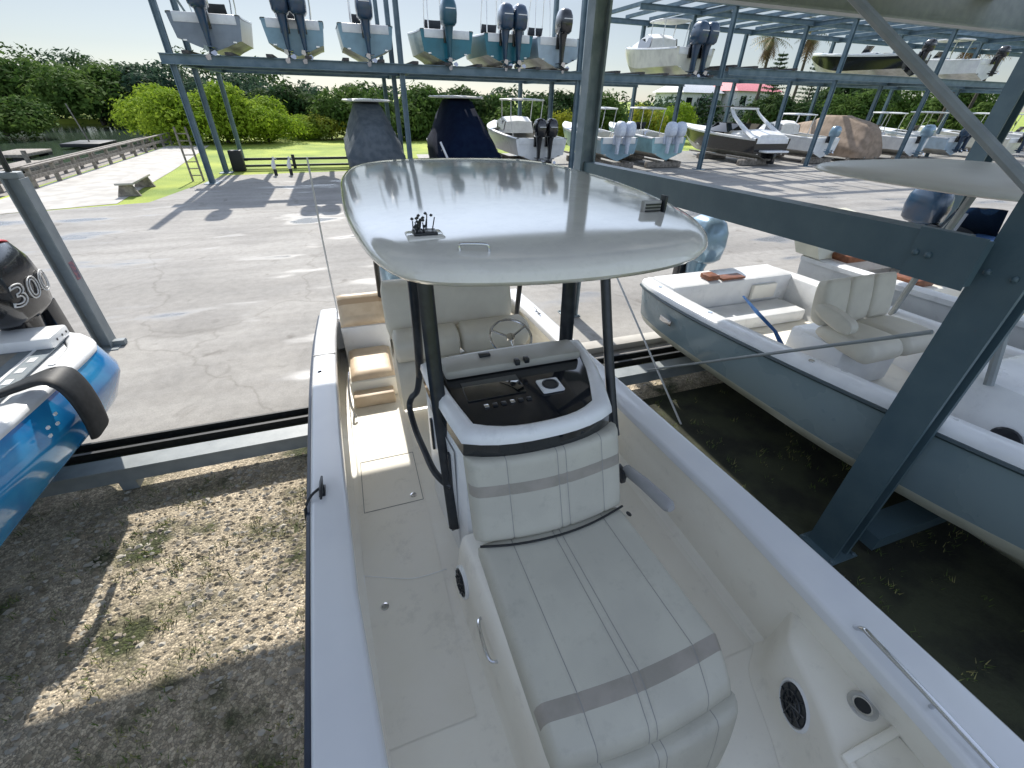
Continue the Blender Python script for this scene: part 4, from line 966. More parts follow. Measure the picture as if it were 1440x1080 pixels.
# cleats, seams and rod holders on the caps
def cleat(x, y, z, mm):
    b = MB(); b.tube([(x, y-.10, z+.035), (x, y-.04, z+.045), (x, y+.04, z+.045), (x, y+.10, z+.035)], [.007, .012, .012, .007], 8)
    for d in (-.03, .03): b.tube([(x, y+d, z+.0), (x, y+d, z+.045)], .011, 8)
    b.box((x-.02, y-.05, z), (x+.02, y+.05, z+.008), bev=.003); fin(b, 'cleat', mm)
cleat(-.47, 2.2, 1.478, BLACKP); cleat(1.99, 4.6, 1.36, CHROME)
b = MB(); b.tube(catmull([(-.48, 2.2, 1.51), (-.53, 2.16, 1.50), (-.575, 2.12, 1.44), (-.585, 2.08, 1.30), (-.56, 2.02, 1.15)], 4), .009, 6); fin(b, 'line_end', BLACKR)
lathe_part('rod_holder', [(.035, 0), (.033, .006), (.022, .007), (.02, .0), (.001, -.001)], (-.535-.8, 3.88-2.5, 1.383-.35), (0, 0, 1), CHROME, MBT)
lathe_part('rod_well', [(.021, .008), (.001, .008)], (-.535-.8, 3.88-2.5, 1.383-.35), (0, 0, 1), BLACKR, MBT)
lathe_part('rod_holder', [(.035, 0), (.033, .006), (.022, .007), (.02, .0), (.001, -.001)], (2.0-.8, 3.6-2.5, 1.395-.35), (0, 0, 1), CHROME, MBT)
for xa, xb in ((-.61, -.395),):
    b = MB(); b.box((xa, 4.24, 1.372), (xb, 4.252, 1.3785)); fin(b, 'cap_seam', SEAM)

# ---- console with forward lounge
CON = empty('console', (0, 0, 0), None, None); CON.parent = MBT
b = MB(); secs = []
def lx(y): return lerp([(.35, .38), (.7, .35), (1.6, .28), (2.3, .24), (2.7, .25)], y)
def rx(y): return lerp([(.35, 1.30), (.7, 1.42), (1.6, 1.47), (2.3, 1.52), (2.7, 1.50)], y)
def plan(y0, y1, ins, z, round0=.25, n=7):
    pts = []
    for k in range(n+1): a = math.pi/2*k/n; pts.append((lx(y0)+ins+round0*(1-math.sin(a))*.6, y0+ins+round0*(1-math.cos(a)) if 0 else y0+ins+round0*(1-math.cos(math.pi/2-a)) if 0 else y0+ins+round0*(1-math.cos(math.pi/2-a))))
    return pts
# lounge base
b = MB()
def lring(z, ins, yf):
    pts = []
    ysr = [1.75, 1.4, 1.1, .85, .7, .58]
    for y in ysr: pts.append((lx(y)+ins, y, z))
    for k in range(1, 6): a = math.pi/2*k/6; pts.append((lx(.55)+ins+.16*(1-math.cos(a)), yf+ins+.18*(1-math.sin(a)), z))
    pts.append((.86, yf+ins-.02, z))
    for k in range(5, 0, -1): a = math.pi/2*k/6; pts.append((rx(.55)-ins-.16*(1-math.cos(a)), yf+ins+.18*(1-math.sin(a)), z))
    for y in ysr[::-1]: pts.append((rx(y)-ins, y, z))
    return pts
b.loft([lring(.80, -.03, .36), lring(.83, -.005, .36), lring(.88, .0, .36), lring(1.15, .03, .37), lring(1.24, .055, .38), lring(1.265, .08, .40)], 0, closed=True)
fin(b, 'lounge_base', GEL, CON, 50)
# console body
def cring(z, ins, y0=1.70, y1=2.68, bow=.10, xr=None):
    pts = []; n = 10
    l, r = .375+ins, 1.30-ins
    for k in range(n+1):
        t = k/n; e = (2*t-1); pts.append((l+(r-l)*t, y0+ins+bow*abs(e)**2.6, z))
    for k in range(1, 4): t = k/4; pts.append((r+.20*math.sin(t*1.57), y0+bow+ins+(y1-ins*2-y0-bow)*t, z))
    for k in range(n+1):
        t = k/n; e = (2*t-1); pts.append((1.50-ins-(1.50-.285-2*ins)*t, y1-ins-.05*abs(e)**3, z))
    for k in range(1, 4): t = k/4; pts.append((.285+ins+.09*(1-math.cos(t*1.57)), y1-ins-.05-(y1-ins*2-y0-bow-.05)*t, z))
    return pts
b = MB(); b.loft([cring(.80, .0), cring(1.3, .0), cring(1.80, .01), cring(1.90, .03)], 0, closed=True); fin(b, 'console_body', GELW, CON, 50)
b = MB(); b.loft([cring(1.895, .02), cring(1.905, -.005), cring(1.985, .0), cring(1.992, .02)], 0, closed=True); fin(b, 'windshield_base', GLASSD, CON, 50)
secs = [cring(1.99, .01), cring(2.0, -.012), cring(2.04, -.005), cring(2.062, .018), cring(2.066, .045), cring(2.058, .072), cring(2.045, .082)]
b = MB(); b.loft(secs, 0, closed=True, caps=False); fin(b, 'console_rim', GELW, CON, 60)
b = MB(); b.loft([cring(2.040, .078), cring(2.044, .09)], 0, closed=True); fin(b, 'dash_panel', mat('dark_dash', (.008, .010, .013), .07, c2=(.016, .018, .022), scale=3), CON)
b = MB(); b.box((.40, 2.36, 2.045), (1.38, 2.57, 2.115), bev=.025); fin(b, 'dash_pod', mat('dash_taupe', (.40, .39, .35), .4, c2=(.36, .35, .31), scale=5, bump=.1, bscale=200), CON)
b = MB(); b.box((.955, 2.03, 2.046), (1.105, 2.18, 2.062), bev=.012); fin(b, 'gauge_bezel', GELW, CON)
lathe_part('gauge', [(.055, 0), (.055, .008), (.045, .010), (.043, .004), (.001, .004)], (1.03-.8, 2.105-2.5, 2.062-.35), (0, 0, 1), BLACKP, CON)
for x, y in ((.86, 2.33), (.93, 2.34)):
    b = MB(); b.box((x, y-.03, 2.116), (x+.035, y+.02, 2.15), bev=.006); fin(b, 'switch', BLACKP, CON)
b = MB(); b.box((.66, 2.47, 2.117), (.74, 2.52, 2.135), bev=.005); fin(b, 'switch', BLACKP, CON)
for k in range(6): b = MB(); b.box((.56+.055*k, 2.00, 2.046), (.59+.055*k, 2.03, 2.056), bev=.003); fin(b, 'switch', CHROME if k % 3 == 0 else BLACKP, CON)
b = MB(); b.box((.48, 2.09, 2.046), (.86, 2.30, 2.054), bev=.003); fin(b, 'screen', mat('screen_glass', (.004, .006, .008), .03, coat=1), CON)
# steering wheel
WH = empty('steering_wheel', Vector((1.0, 2.80, 2.07))-MBT.location, None, None); WH.parent = CON; WH.rotation_euler = (R(28), 0, 0); WH.scale = (.85, .85, .85)
b = MB(); b.tube([(.19*math.cos(k*math.pi/16), .19*math.sin(k*math.pi/16), 0) for k in range(33)], .012, 8); b.build('wheel_rim', CHROME, WH)
b = MB()
for k in range(3):
    a = k*2.094+.5; b.tube([(0, 0, -.02), (.19*math.cos(a), .19*math.sin(a), 0)], .011, 6)
b.lathe([(.04, -.03), (.04, 0), (.001, .01)], (0, 0, 0), 14); b.build('wheel_spokes', CHROME, WH)
# side screws / windshield strip dots
for x in (.42, 1.24): lathe_part('screw', [(.012, 0), (.001, .003)], (x-.8, 1.805-2.5+(.0), 1.945-.35), (0, -1, 0), CHROME, CON, 8)
# side door
b = MB(); b.grid(lambda u, v: Vector((.345-.062*u, 1.95+.55*u, .95+.85*v)), 4, 4); fin(b, 'side_door', GELW, CON)
for y in (2.02, 2.40):
    b = MB(); b.box((.345-.11*(y-1.95)-.02, y, 1.45), (.345-.11*(y-1.95)-.002, y+.035, 1.72), bev=.004); fin(b, 'door_vent', BLACKP, CON)
# lounge seat cushion, with stripe band and seams
b = MB()
def seatP(u, v):           # v 0 at the back, 1 at the front drop
    y = 1.58-1.10*v; xl = lerp([(.3, .44), (.55, .40), (.7, .395), (1.6, .385)], y); xr = lerp([(.3, 1.24), (.55, 1.33), (.7, 1.385), (1.6, 1.34)], y)
    z = 1.335
    if v > .84: z -= .55*(v-.84)**1.5
    return (xl+(xr-xl)*u, y-.035*math.sin(math.pi*u)*(v > 0)*v, z)
cushion(b, seatP, 22, 26, .075, (0, 0, 1), seams_u=(.20, .47, .515, .83), band=(.80, .868), edge=.05, groove=.10, skirt=.07, thread=2)
fin(b, 'seat_cushion', [VINYL, VINYLB, SEAM], CON, 70)
b = MB()
def calfP(u, v):
    xl = .42+.03*v; xr = 1.33-.10*v**2
    return (xl+(xr-xl)*u, .475-.10*v-.03*math.sin(math.pi*u), 1.28-.36*v)
cushion(b, calfP, 20, 10, .06, (0, -.9, .35), seams_u=(.20, .47, .515, .83), edge=.08, groove=.10, skirt=.03, thread=1); fin(b, 'calf_cushion', [VINYL, SEAM], CON, 70)
b = MB()
def backP(u, v):
    y = 1.60+.185*v; return (.375+.975*u, y-.055*math.sin(math.pi*u)-.0, 1.40+.50*v)
cushion(b, backP, 22, 16, .075, (0, -.93, .33), seams_u=(.22, .53, .585, .84), band=(.57, .70), edge=.06, groove=.09, skirt=.05, thread=2)
fin(b, 'back_cushion', [VINYL, VINYLB, SEAM], CON, 70)
b = MB(); b.tube(catmull([(.385, 1.53, 1.418), (.6, 1.475, 1.424), (.86, 1.455, 1.424), (1.1, 1.475, 1.424), (1.335, 1.53, 1.424)], 5), .008, 6); fin(b, 'cushion_piping', BLACKR, CON)
# side bolster and its bracket
b = MB(); b.tube([(1.50, 1.80, 1.44), (1.515, 1.78, 1.455), (1.525, 1.6, 1.50), (1.53, 1.36, 1.545), (1.53, 1.33, 1.55)], [.02, .038, .042, .042, .025], 12); fin(b, 'armrest', mat('armrest_grey', (.33, .33, .33), .5, c2=(.29, .29, .29), scale=8), CON)
b = MB(); b.box((1.46, 1.74, 1.37), (1.50, 1.84, 1.47), bev=.008); fin(b, 'armrest_bracket', BLACKP, CON)
b = MB(); b.tube(catmull([(.345, 1.32, 1.05), (.305, 1.30, 1.07), (.295, 1.2, 1.08), (.305, 1.08, 1.07), (.355, 1.06, 1.06)], 5), .010, 8); fin(b, 'grab_handle', CHROME, CON)
lathe_part('latch', [(.02, 0), (.02, .006), (.001, .007)], (1.42-.8, 1.55-2.5, 1.29-.35), (.5, 0, 1), BLACKP, CON)

# ---- T-top
TT = empty('t_top', (0, 0, 0), None, None); TT.parent = MBT
OUT = catmull([(-.035, 2.6, 0), (.0, 2.15, 0), (.06, 1.78, 0), (.19, 1.53, 0), (.48, 1.42, 0), (.85, 1.38, 0), (1.2, 1.42, 0), (1.47, 1.55, 0), (1.69, 1.82, 0), (1.85, 2.25, 0), (1.95, 2.8, 0), (1.98, 3.4, 0), (1.93, 4.05, 0), (1.78, 4.55, 0), (1.3, 4.80, 0), (.8, 4.84, 0), (.35, 4.74, 0), (.08, 4.42, 0), (-.03, 3.85, 0), (-.045, 3.2, 0)], 5, closed=True)
CT = Vector((.95, 2.95, 0))
b = MB(); secs = []
for f, z in ((.30, 3.015), (.90, 3.015), (.955, 3.012), (.99, 3.025), (1.0, 3.045), (.994, 3.066), (.978, 3.082), (.95, 3.093), (.91, 3.099), (.80, 3.104), (.6, 3.111), (.35, 3.117), (.15, 3.119), (.03, 3.12)):
    secs.append([CT+(p-CT)*f+Vector((0, 0, z)) for p in OUT])
b.loft(secs, 0, closed=True); fin(b, 'hardtop', TOPM, TT, 60)
def pipe(name, pts, r, m=BLACKP, flat=1.0, parent=TT, cm=True, up=None):
    b = MB(); pp = catmull(pts, 6) if cm and len(pts) > 2 else pts; b.tube(pp, r, 10, flat=flat, up=up or (0, 1, .001)); return fin(b, name, m, parent)
pipe('frame_leg', [(.325, 1.98, 1.08), (.325, 2.0, 1.2), (.315, 2.2, 2.1), (.325, 2.40, 3.01)], .046, flat=.55)
pipe('frame_leg', [(1.505, 1.97, 1.62), (1.50, 2.03, 1.75), (1.50, 2.24, 2.25), (1.50, 2.52, 3.01)], .034)
pipe('frame_leg', [(.285, 2.62, 2.99), (.285, 2.64, 2.5), (.285, 2.72, 2.1), (.285, 2.80, 1.84)], .032)
pipe('grab_rail', [(.285, 2.79, 1.90), (.25, 2.80, 1.72), (.20, 2.80, 1.66), (.175, 2.78, 1.58), (.185, 2.60, 1.50), (.21, 2.40, 1.47), (.24, 2.2, 1.45), (.285, 2.08, 1.44), (.33, 2.03, 1.43)], .024, up=(1, 0, .001))
pipe('frame_leg', [(1.50, 2.95, 3.01), (1.50, 2.88, 2.5), (1.50, 2.84, 1.86)], .062, flat=.6)
pipe('frame_leg', [(.14, 4.15, 3.0), (.155, 4.6, 2.3), (.16, 5.25, 1.42)], .028)
pipe('frame_leg', [(1.70, 4.15, 3.0), (1.62, 4.25, 2.0), (1.55, 4.3, .85)], .028)
for x in (.32, 1.45): b = MB(); b.tube([(x, 2.36, 2.975), (x, 4.2, 2.965)], .024, 8); fin(b, 'under_rail', BLACKP, TT)
# hardware on top
b = MB(); b.box((.20, 1.83, 3.080), (.36, 1.97, 3.111), bev=.012); fin(b, 'antenna_mount', TOPM, TT)
b = MB(); rnd = random.Random(4)
for k in range(16):
    x, y = .225+.10*rnd.random(), 1.86+.09*rnd.random(); h = .02+.05*rnd.random()
    b.tube([(x, y, 3.11), (x+rnd.uniform(-.02, .02), y+rnd.uniform(-.02, .02), 3.11+h)], .0025, 5); b.lathe([(.002, 0), (.007, .004), (.007, .008), (.002, .012)], (x, y, 3.11+h), 6)
b.box((.23, 1.86, 3.112), (.33, 1.94, 3.122), bev=.003); fin(b, 'antenna_cluster', BLACKP, TT)
pipe('top_handle', [(.375, 1.66, 3.092), (.375, 1.665, 3.118), (.39, 1.655, 3.125), (.46, 1.625, 3.127), (.478, 1.62, 3.12), (.482, 1.62, 3.092)], .006, CHROME)
b = MB(); b.box((1.47, 2.06, 3.095), (1.58, 2.09, 3.16), bev=.005); fin(b, 'lamp_body', mat('lamp_grey', (.35, .34, .32), .4), TT)
b = MB()
for i in range(3): b.box((1.48, 2.050, 3.108+.016*i), (1.57, 2.0585, 3.115+.016*i))
b.box((1.585, 2.04, 3.08), (1.60, 2.09, 3.185), bev=.004); fin(b, 'lamp_frame', BLACKP, TT)
pipe('antenna', [(-.37, 5.40, 1.3), (-.36, 5.38, 2.2), (-.335, 5.35, 3.05)], .009, ROPE, parent=MBT)

# ---- helm seat and aft seats
HS = empty('helm_seat', (0, 0, 0), None, None); HS.parent = MBT
b = MB(); b.box((.50, 3.30, .80), (1.42, 3.98, 1.38), bev=.05); fin(b, 'seat_pod', GELW, HS)
b = MB(); cushion(b, lambda u, v: (.42+1.06*u, 3.14+.62*v, 1.38), 24, 12, .10, (0, 0, 1), seams_u=(.22, .36, .5, .64, .78), edge=.1, groove=.10); fin(b, 'seat_cushion', mat('vinyl_beige', (.60, .57, .48), .5, c2=(.55, .52, .44), scale=4, bump=.1, bscale=200), HS, 70)
VB = MATS['vinyl_beige']
def roll(x0, x1, pts, name, m=VB):
    # fat upholstered roll: profile in y,z swept along x with soft ends
    b = MB(); n = 14; secs = []; c = Vector((sum(p[0] for p in pts)/len(pts), sum(p[1] for p in pts)/len(pts)))
    pr = catmull([(p[0], p[1], 0) for p in pts], 4, closed=True)
    for i in range(n+1):
        t = i/n; e = min(t, 1-t); f = 1-.35*max(0, 1-e/.07)**2
        for cut in ():
            pass
        secs.append([(x0+(x1-x0)*t, c[0]+(q_.x-c[0])*f, c[1]+(q_.y-c[1])*f) for q_ in pr])
    b.loft(secs, 0, closed=True); return fin(b, name, m, HS, 70)
BP = [(3.66, 1.52), (3.72, 1.46), (3.92, 1.50), (3.97, 1.60), (3.94, 1.70), (3.78, 1.72), (3.66, 1.66)]
for x0, x1 in ((.17, .50), (.505, .80), (.805, 1.53)): roll(x0, x1, BP, 'bolster')
RP = [(4.02, 1.60), (4.12, 1.55), (4.26, 1.62), (4.36, 1.95), (4.32, 2.06), (4.22, 2.07), (4.12, 1.98)]
for x0, x1 in ((.14, .47), (.475, 1.46)): roll(x0, x1, RP, 'backrest')
roll(.15, .47, [(3.62, .98), (3.8, .92), (4.0, 1.0), (4.02, 1.4), (3.85, 1.47), (3.66, 1.38)], 'side_cushion')
b = MB(); b.box((.62, 3.16, 1.484), (.72, 3.22, 1.50), bev=.004); fin(b, 'buckle', BLACKP, HS)
AS = empty('aft_seat', (0, 0, 0), None, None); AS.parent = MBT
b = MB(); b.box((-.32, 4.15, .80), (.18, 4.9, 1.04), bev=.02); fin(b, 'seat_box', GEL, AS)
b = MB(); cushion(b, lambda u, v: (-.30+.46*u, 4.18+.64*v, 1.05), 8, 8, .07, (0, 0, 1), edge=.1); fin(b, 'seat_cushion', VINYLT, AS, 70)
b = MB(); b.box((-.34, 4.88, .80), (.19, 5.30, 1.34), bev=.02); fin(b, 'backrest_box', GELW, AS)
b = MB(); cushion(b, lambda u, v: (-.335+.52*u, 4.90+.30*v, 1.35+.26*v), 8, 8, .06, (0, -.6, .8), band=(.62, .80), edge=.1); fin(b, 'back_cushion', [VINYLT, mat('vinyl_brown_band', (.42, .30, .19), .5)], AS, 70)
b = MB(); b.box((-.30, 4.0, .805), (.12, 4.14, .95), bev=.02); fin(b, 'step', VINYLT, AS)
b = MB(); b.tube(catmull([(-.315, 4.3, 1.09), (-.33, 4.1, 1.05), (-.33, 3.9, .95), (-.30, 3.8, .84)], 4), .012, 8); fin(b, 'hinge_bar', CHROME, AS)
b = MB(); b.box((.45, 4.85, .80), (1.85, 5.25, 1.18), bev=.03); fin(b, 'bench_box', GEL, AS)
b = MB(); cushion(b, lambda u, v: (.50+1.3*u, 4.86+.34*v, 1.19), 16, 8, .07, (0, 0, 1), seams_u=(.33, .66), edge=.1); fin(b, 'bench_cushion', MATS['vinyl_beige'], AS, 70)
for x in (.45, 1.15): outboard(MBT, x-.8, 6.05-2.5, 1.42-.35, ENGS, 1.15)

# ================================================================== slate neighbour boat (right)
NB = empty('slate_boat', (0, 0, 0), 'slate blue hulled boat beside the centre boat with cream helm seat and beige hardtop', 'boat')
NL = [(-2.4, 5.2), (-1.6, 4.72), (-.8, 4.40), (0, 4.22), (.9, 4.10), (1.7, 4.03), (2.5, 3.97), (3.6, 3.90), (4.6, 3.88), (5.1, 3.92), (5.3, 4.03)]
NG = [(-2.4, 2.0), (0, 1.68), (.9, 1.59), (2.5, 1.47), (4, 1.39), (5.3, 1.36)]
nys = [-2.4, -2.2, -1.9]+[-1.6+.3*i for i in range(23)]+[5.15, 5.24, 5.3]
b = MB(); secs = []; CX = 5.22
for y in nys:
    hw = CX-sg(NL, y); g = sg(NG, y); t = max(0, min(1, (2.2-y)/4.6)); ch = .80+.7*t**2
    P = [(hw, g-.05), (hw*.995, g-.12), (hw*(.97-.1*t), (g+ch)/2), (hw*(.94-.25*t), ch), (hw*(.935-.25*t), ch-.012), (hw*(.88-.25*t), ch-.13), (hw*.5, .50), (0, .38+.8*max(0, (-1-y)/1.4)**2)]
    secs.append([(CX-x, y, z) for x, z in P]+[(CX+x, y, z) for x, z in P[-2::-1]])
n_ = len(secs[0])
V = b.loft(secs, lambda k: 0 if min(k, n_-2-k) < 3 else 1); b.face(V[-1]); b.build('hull', [TEALH, mat('cream_bottom', (.62, .62, .52), .4, c2=(.52, .53, .45), scale=2)], NB)
for sgn in (-1, 1):
    b = MB(); secs = []
    for y in nys:
        o_ = CX+sgn*(CX-sg(NL, y)); g = sg(NG, y); s = -sgn; w_ = min(.24, (CX-sg(NL, y))*.9)
        secs.append([(o_-s*.015, y, g-.08), (o_-s*.012, y, g-.03), (o_+s*.02, y, g), (o_+s*.10, y, g+.012), (o_+s*(w_-.03), y, g+.005), (o_+s*w_, y, g-.03), (o_+s*(w_-.03), y, g-.32), (o_+s*(w_+.02), y, .86)])
    b.loft(secs); b.build('gunwale_cap', GELW, NB, 60)
    b = MB(); b.tube([(CX+sgn*(CX-sg(NL, y)+.02), y, sg(NG, y)-.085) for y in nys], .022, 6); b.build('rub_rail', mat('slate_rub_rail', (.05, .075, .085), .4), NB)
b = MB(); b.grid(lambda u, v: Vector((CX+(2*v-1)*(CX-sg(NL, -2+7.2*u)-.2), -2+7.2*u, .86)), 20, 4); b.build('cockpit_sole', GEL, NB)
b = MB(); b.box((4.1, 4.72, .87), (6.35, 5.26, 1.42), bev=.06); b.box((4.25, 4.2, .87), (6.2, 4.70, 1.05), bev=.03); b.build('transom_box', GELW, NB)
b = MB(); b.box((5.55, 4.66, 1.10), (6.0, 4.715, 1.32), bev=.01); b.build('hatch', GEL, NB)
b = MB(); b.box((4.35, 2.55, 1.02), (4.47, 4.1, 1.16), bev=.03); b.build('side_box', GEL, NB)
b = MB(); b.box((4.72, 2.62, .87), (5.72, 3.3, 1.42), bev=.05); b.build('seat_pod', GELW, NB)
def nroll(x0, x1, pts, name):
    b = MB(); pr = catmull([(p[0], p[1], 0) for p in pts], 4, closed=True); cy = sum(p[0] for p in pts)/len(pts); cz = sum(p[1] for p in pts)/len(pts); secs = []
    for i in range(13):
        t = i/12; f = 1-.3*max(0, 1-min(t, 1-t)/.1)**2
        secs.append([(x0+(x1-x0)*t, cy+(q_.x-cy)*f, cz+(q_.y-cz)*f) for q_ in pr])
    b.loft(secs, 0, closed=True); b.build(name, MATS['vinyl_beige'], NB, 70)
for i in range(2): nroll(4.68+.56*i, 5.22+.56*i, [(2.36, 1.44), (2.46, 1.38), (2.95, 1.44), (3.0, 1.52), (2.9, 1.58), (2.5, 1.60), (2.38, 1.54)], 'seat_cushion')
for i in range(3): nroll(4.70+.365*i, 5.055+.365*i, [(2.96, 1.60), (3.05, 1.55), (3.14, 1.62), (3.20, 1.95), (3.14, 2.02), (3.06, 2.0)], 'backrest')
nroll(4.60, 4.72, [(2.6, 1.66), (2.7, 1.62), (3.0, 1.70), (3.04, 1.80), (2.9, 1.82), (2.64, 1.76)], 'armrest')
b = MB(); b.box((4.75, .55, .87), (5.75, 1.75, 1.75), bev=.1); b.build('console', GELW, NB)
b = MB(); b.box((4.5, -.9, .87), (5.9, .5, 1.25), bev=.08); b.build('bow_box', GELW, NB)
b = MB(); b.lathe([(.11, 0), (.10, .012), (.001, .016)], (4.74, 1.2, 1.35), 20, axis=(-1, 0, 0)); b.build('speaker', BLACKP, NB)
for i, (x, y) in enumerate(((4.02, 3.9), (4.05, 2.5), (4.0, 4.9))): b = MB(); b.lathe([(.03, 0), (.028, .008), (.001, .009)], (x+.02, y, sg(NG, y)+.012), 12); b.build('rod_holder', CHROME, NB)
b = MB(); b.box((3.873, 4.35, 1.02), (3.89, 4.60, 1.10), bev=.01); b.build('badge', CHROME, NB)
b = MB(); out = [(5.52+1.18*math.copysign(abs(math.cos(a))**.5, math.cos(a)), 2.72+1.06*math.copysign(abs(math.sin(a))**.6, math.sin(a))) for a in [2*math.pi*k/40 for k in range(40)]]
b.loft([[(5.52+(x-5.52)*f, 2.72+(y-2.72)*f, z) for x, y in out] for f, z in ((.2, 3.05), (.95, 3.05), (1, 3.065), (1, 3.085), (.975, 3.105), (.9, 3.125), (.7, 3.15), (.4, 3.17), (.05, 3.175))], 0, closed=True); b.build('hardtop', mat('beige_hardtop', (.56, .54, .47), .3, c2=(.50, .48, .42), scale=2), NB, 60)
for pts_ in ([(5.43, 2.62, 3.06), (5.9, 2.9, 2.55), (6.3, 3.2, 1.4)], [(4.8, 1.9, 3.06), (4.75, 1.5, 1.7)], [(6.2, 1.9, 3.06), (6.15, 1.7, 1.4)]):
    b = MB(); b.tube(pts_, .035, 8, up=(0, 1, .01)); b.build('frame_leg', STEELG, NB)
outboard(NB, 5.35, 5.75, 1.42, ENGS, 1.15); 
b = MB(); b.tube([(4.62, 4.0, 1.52), (4.6, 3.7, 1.42), (4.63, 3.4, 1.30), (4.56, 3.2, 1.22)], [.02, .04, .03, .035], 6, flat=.4); b.tube([(4.56, 3.2, 1.22), (4.50, 3.1, 1.16), (4.55, 3.02, 1.14), (4.60, 3.1, 1.18), (4.56, 3.2, 1.22)], .012, 6)
tag(b.build('strap', BLUER), 'blue strap with a loop hanging in the slate boat beside its seat', 'strap')
b = MB(); b.box((4.75, 4.78, 1.425), (4.95, 4.98, 1.50), bev=.02); b.box((4.98, 4.74, 1.425), (5.4, 4.92, 1.455), bev=.01)
tag(b.build('tackle_tray', TEAK), 'small brown tray lying on the stern of the slate boat', 'tray')

# ================================================================== third boat with beige hardtop
TB = empty('open_boat', (8.45, 5.3, .3), 'white open boat with brown cushions and two cream folding seat backs, beyond the slate boat', 'boat', rz=math.pi)
make_hull(TB, 7.6, 2.6, 1.15, 1.6, GELW, BOTTOM, kz=.05, chz=.45)
for i in range(4):
    b = MB(); b.box((-1.05+.55*i, .32, 1.19), (-.58+.55*i, .62, 1.30), bev=.02); b.build('brown_cushion', TEAK, TB)
b = MB(); b.box((-1.1, .9, .6), (1.1, 1.5, 1.0), bev=.05); b.build('seat', GEL, TB)
for i in range(2): b = MB(); b.box((-.5+.6*i, 1.0, 1.0), (-.0+.6*i, 1.4, 1.12), bev=.03); b.build('brown_cushion', TEAK, TB)
WT = colour('cream_cowl', (.70, .68, .55))
for x in (.52, 1.12):
    b = MB(); b.loft([[(x-.24, -.1, 1.2), (x+.24, -.1, 1.2), (x+.24, .35, 1.2), (x-.24, .35, 1.2)], [(x-.25, -.42, 1.72), (x+.25, -.42, 1.72), (x+.25, .02, 1.78), (x-.25, .02, 1.78)], [(x-.22, -.44, 1.78), (x+.22, -.44, 1.78), (x+.22, -.30, 1.83), (x-.22, -.30, 1.83)]], 0, closed=True, smooth=False)
    b.build('folding_seat_back', WT, TB)
WS = empty('windscreen_boat', (11.3, 5.6, .3), 'boat with a dark curved windscreen and blue cover behind the brown seats', 'boat', rz=math.pi)
make_hull(WS, 7.4, 2.5, 1.15, 1.6, GELW, BOTTOM, kz=.05, chz=.45)
b = MB(); b.grid(lambda u, v: Vector((math.cos(math.pi*u)*(.75-.15*v), -.1+.6*math.sin(math.pi*u)*(1-.3*v)*-1+.6, 1.15+.55*v)), 16, 4); b.build('windscreen', GLASSD, WS)
b = MB(); b.box((-.9, .2, 1.1), (.9, .9, 1.2), bev=.04); b.build('blue_cover', BLUER, WS)
outboard(WS, 0, -.5, 1.3, ENGN, 1.2)

# ================================================================== blue boat (left)
BB = empty('blue_boat', (0, 0, 0), 'bright blue hulled boat at the left edge with white coaming and grey swim pad', 'boat')
BX = -3.9
BR = [(-2.5, -3.7), (-1.5, -3.3), (-.5, -3.02), (.5, -2.88), (1.5, -2.80), (2.5, -2.76), (3.7, -2.72), (4.6, -2.66), (5.0, -2.66), (5.2, -2.74), (5.35, -2.88), (5.45, -3.05)]
BG = [(-2.5, 1.95), (0, 1.7), (2.5, 1.50), (4, 1.44), (5.35, 1.42)]
bys = [-2.5, -2.2, -1.8]+[-1.5+.3*i for i in range(21)]+[4.75, 4.9, 5.02, 5.14, 5.25, 5.35, 5.41, 5.45]
b = MB(); secs = []
for y in bys:
    hw = sg(BR, y)-BX if y < 4.6 else lerp(BR, y)-BX; g = lerp(BG, y); t = max(0, min(1, (3-y)/5.5)); ch = .82+.6*t**2
    bul = .05 if y > 4 else .05*max(0, (y-1)/3)
    P = [(hw-.01, g-.04), (hw+.02, g-.12), (hw+.03+bul, g-.26), (hw*(1.0-.06*t)+bul*1.6, (g+ch)/2-.02), (hw*(.95-.2*t), ch), (hw*(.94-.2*t), ch-.02), (hw*.5, .6), (0, .42+.8*max(0, (-1-y)/1.5)**2)]
    secs.append([(BX-x, y, z) for x, z in P]+[(BX+x, y, z) for x, z in P[-2::-1]])
V = b.loft(secs); b.face(V[-1]); b.build('hull', BLUEH, BB, 60)
for sgn in (-1, 1):
    b = MB(); secs = []
    for y in bys:
        hw = sg(BR, y)-BX if y < 4.6 else lerp(BR, y)-BX; o_ = BX+sgn*hw; g = lerp(BG, y); s = -sgn
        secs.append([(o_+s*.01, y, g-.06), (o_-s*.0, y, g-.02), (o_+s*.03, y, g+.01), (o_+s*.12, y, g+.02), (o_+s*.22, y, g+.012), (o_+s*.25, y, g-.02), (o_+s*.27, y, g-.25)])
    b.loft(secs); b.build('coaming', GELW, BB, 60)
b = MB(); b.grid(lambda u, v: Vector((BX+(2*v-1)*(lerp(BR, -2+7.3*u)-BX-.24), -2+7.3*u, 1.20 if u < .82 else 1.415)), 30, 6, smooth=False); b.build('deck', GELW, BB)
b = MB(); b.box((-4.8, 3.95, 1.432), (-2.99, 5.22, 1.445), bev=.004); b.build('swim_pad', EVA, BB)
b = MB(); b.box((-4.75, 4.10, 1.4455), (-3.16, 4.13, 1.449)); b.box((-3.16, 4.10, 1.4455), (-3.13, 5.12, 1.449)); b.box((-4.75, 5.09, 1.4455), (-3.161, 5.12, 1.449))
for i in range(3): b.box((-3.10, 4.35+.2*i, 1.4455), (-3.04, 4.44+.2*i, 1.449))
b.build('pad_lines', GELW, BB)
b = MB(); b.grid(lambda u, v: Vector((-4.7+1.43*u, 4.22+.78*v, 1.4465)), 4, 4); b.build('pad_inlay', mat('pad_brown', (.25, .24, .21), .7, c2=(.21, .20, .18), scale=10), BB)
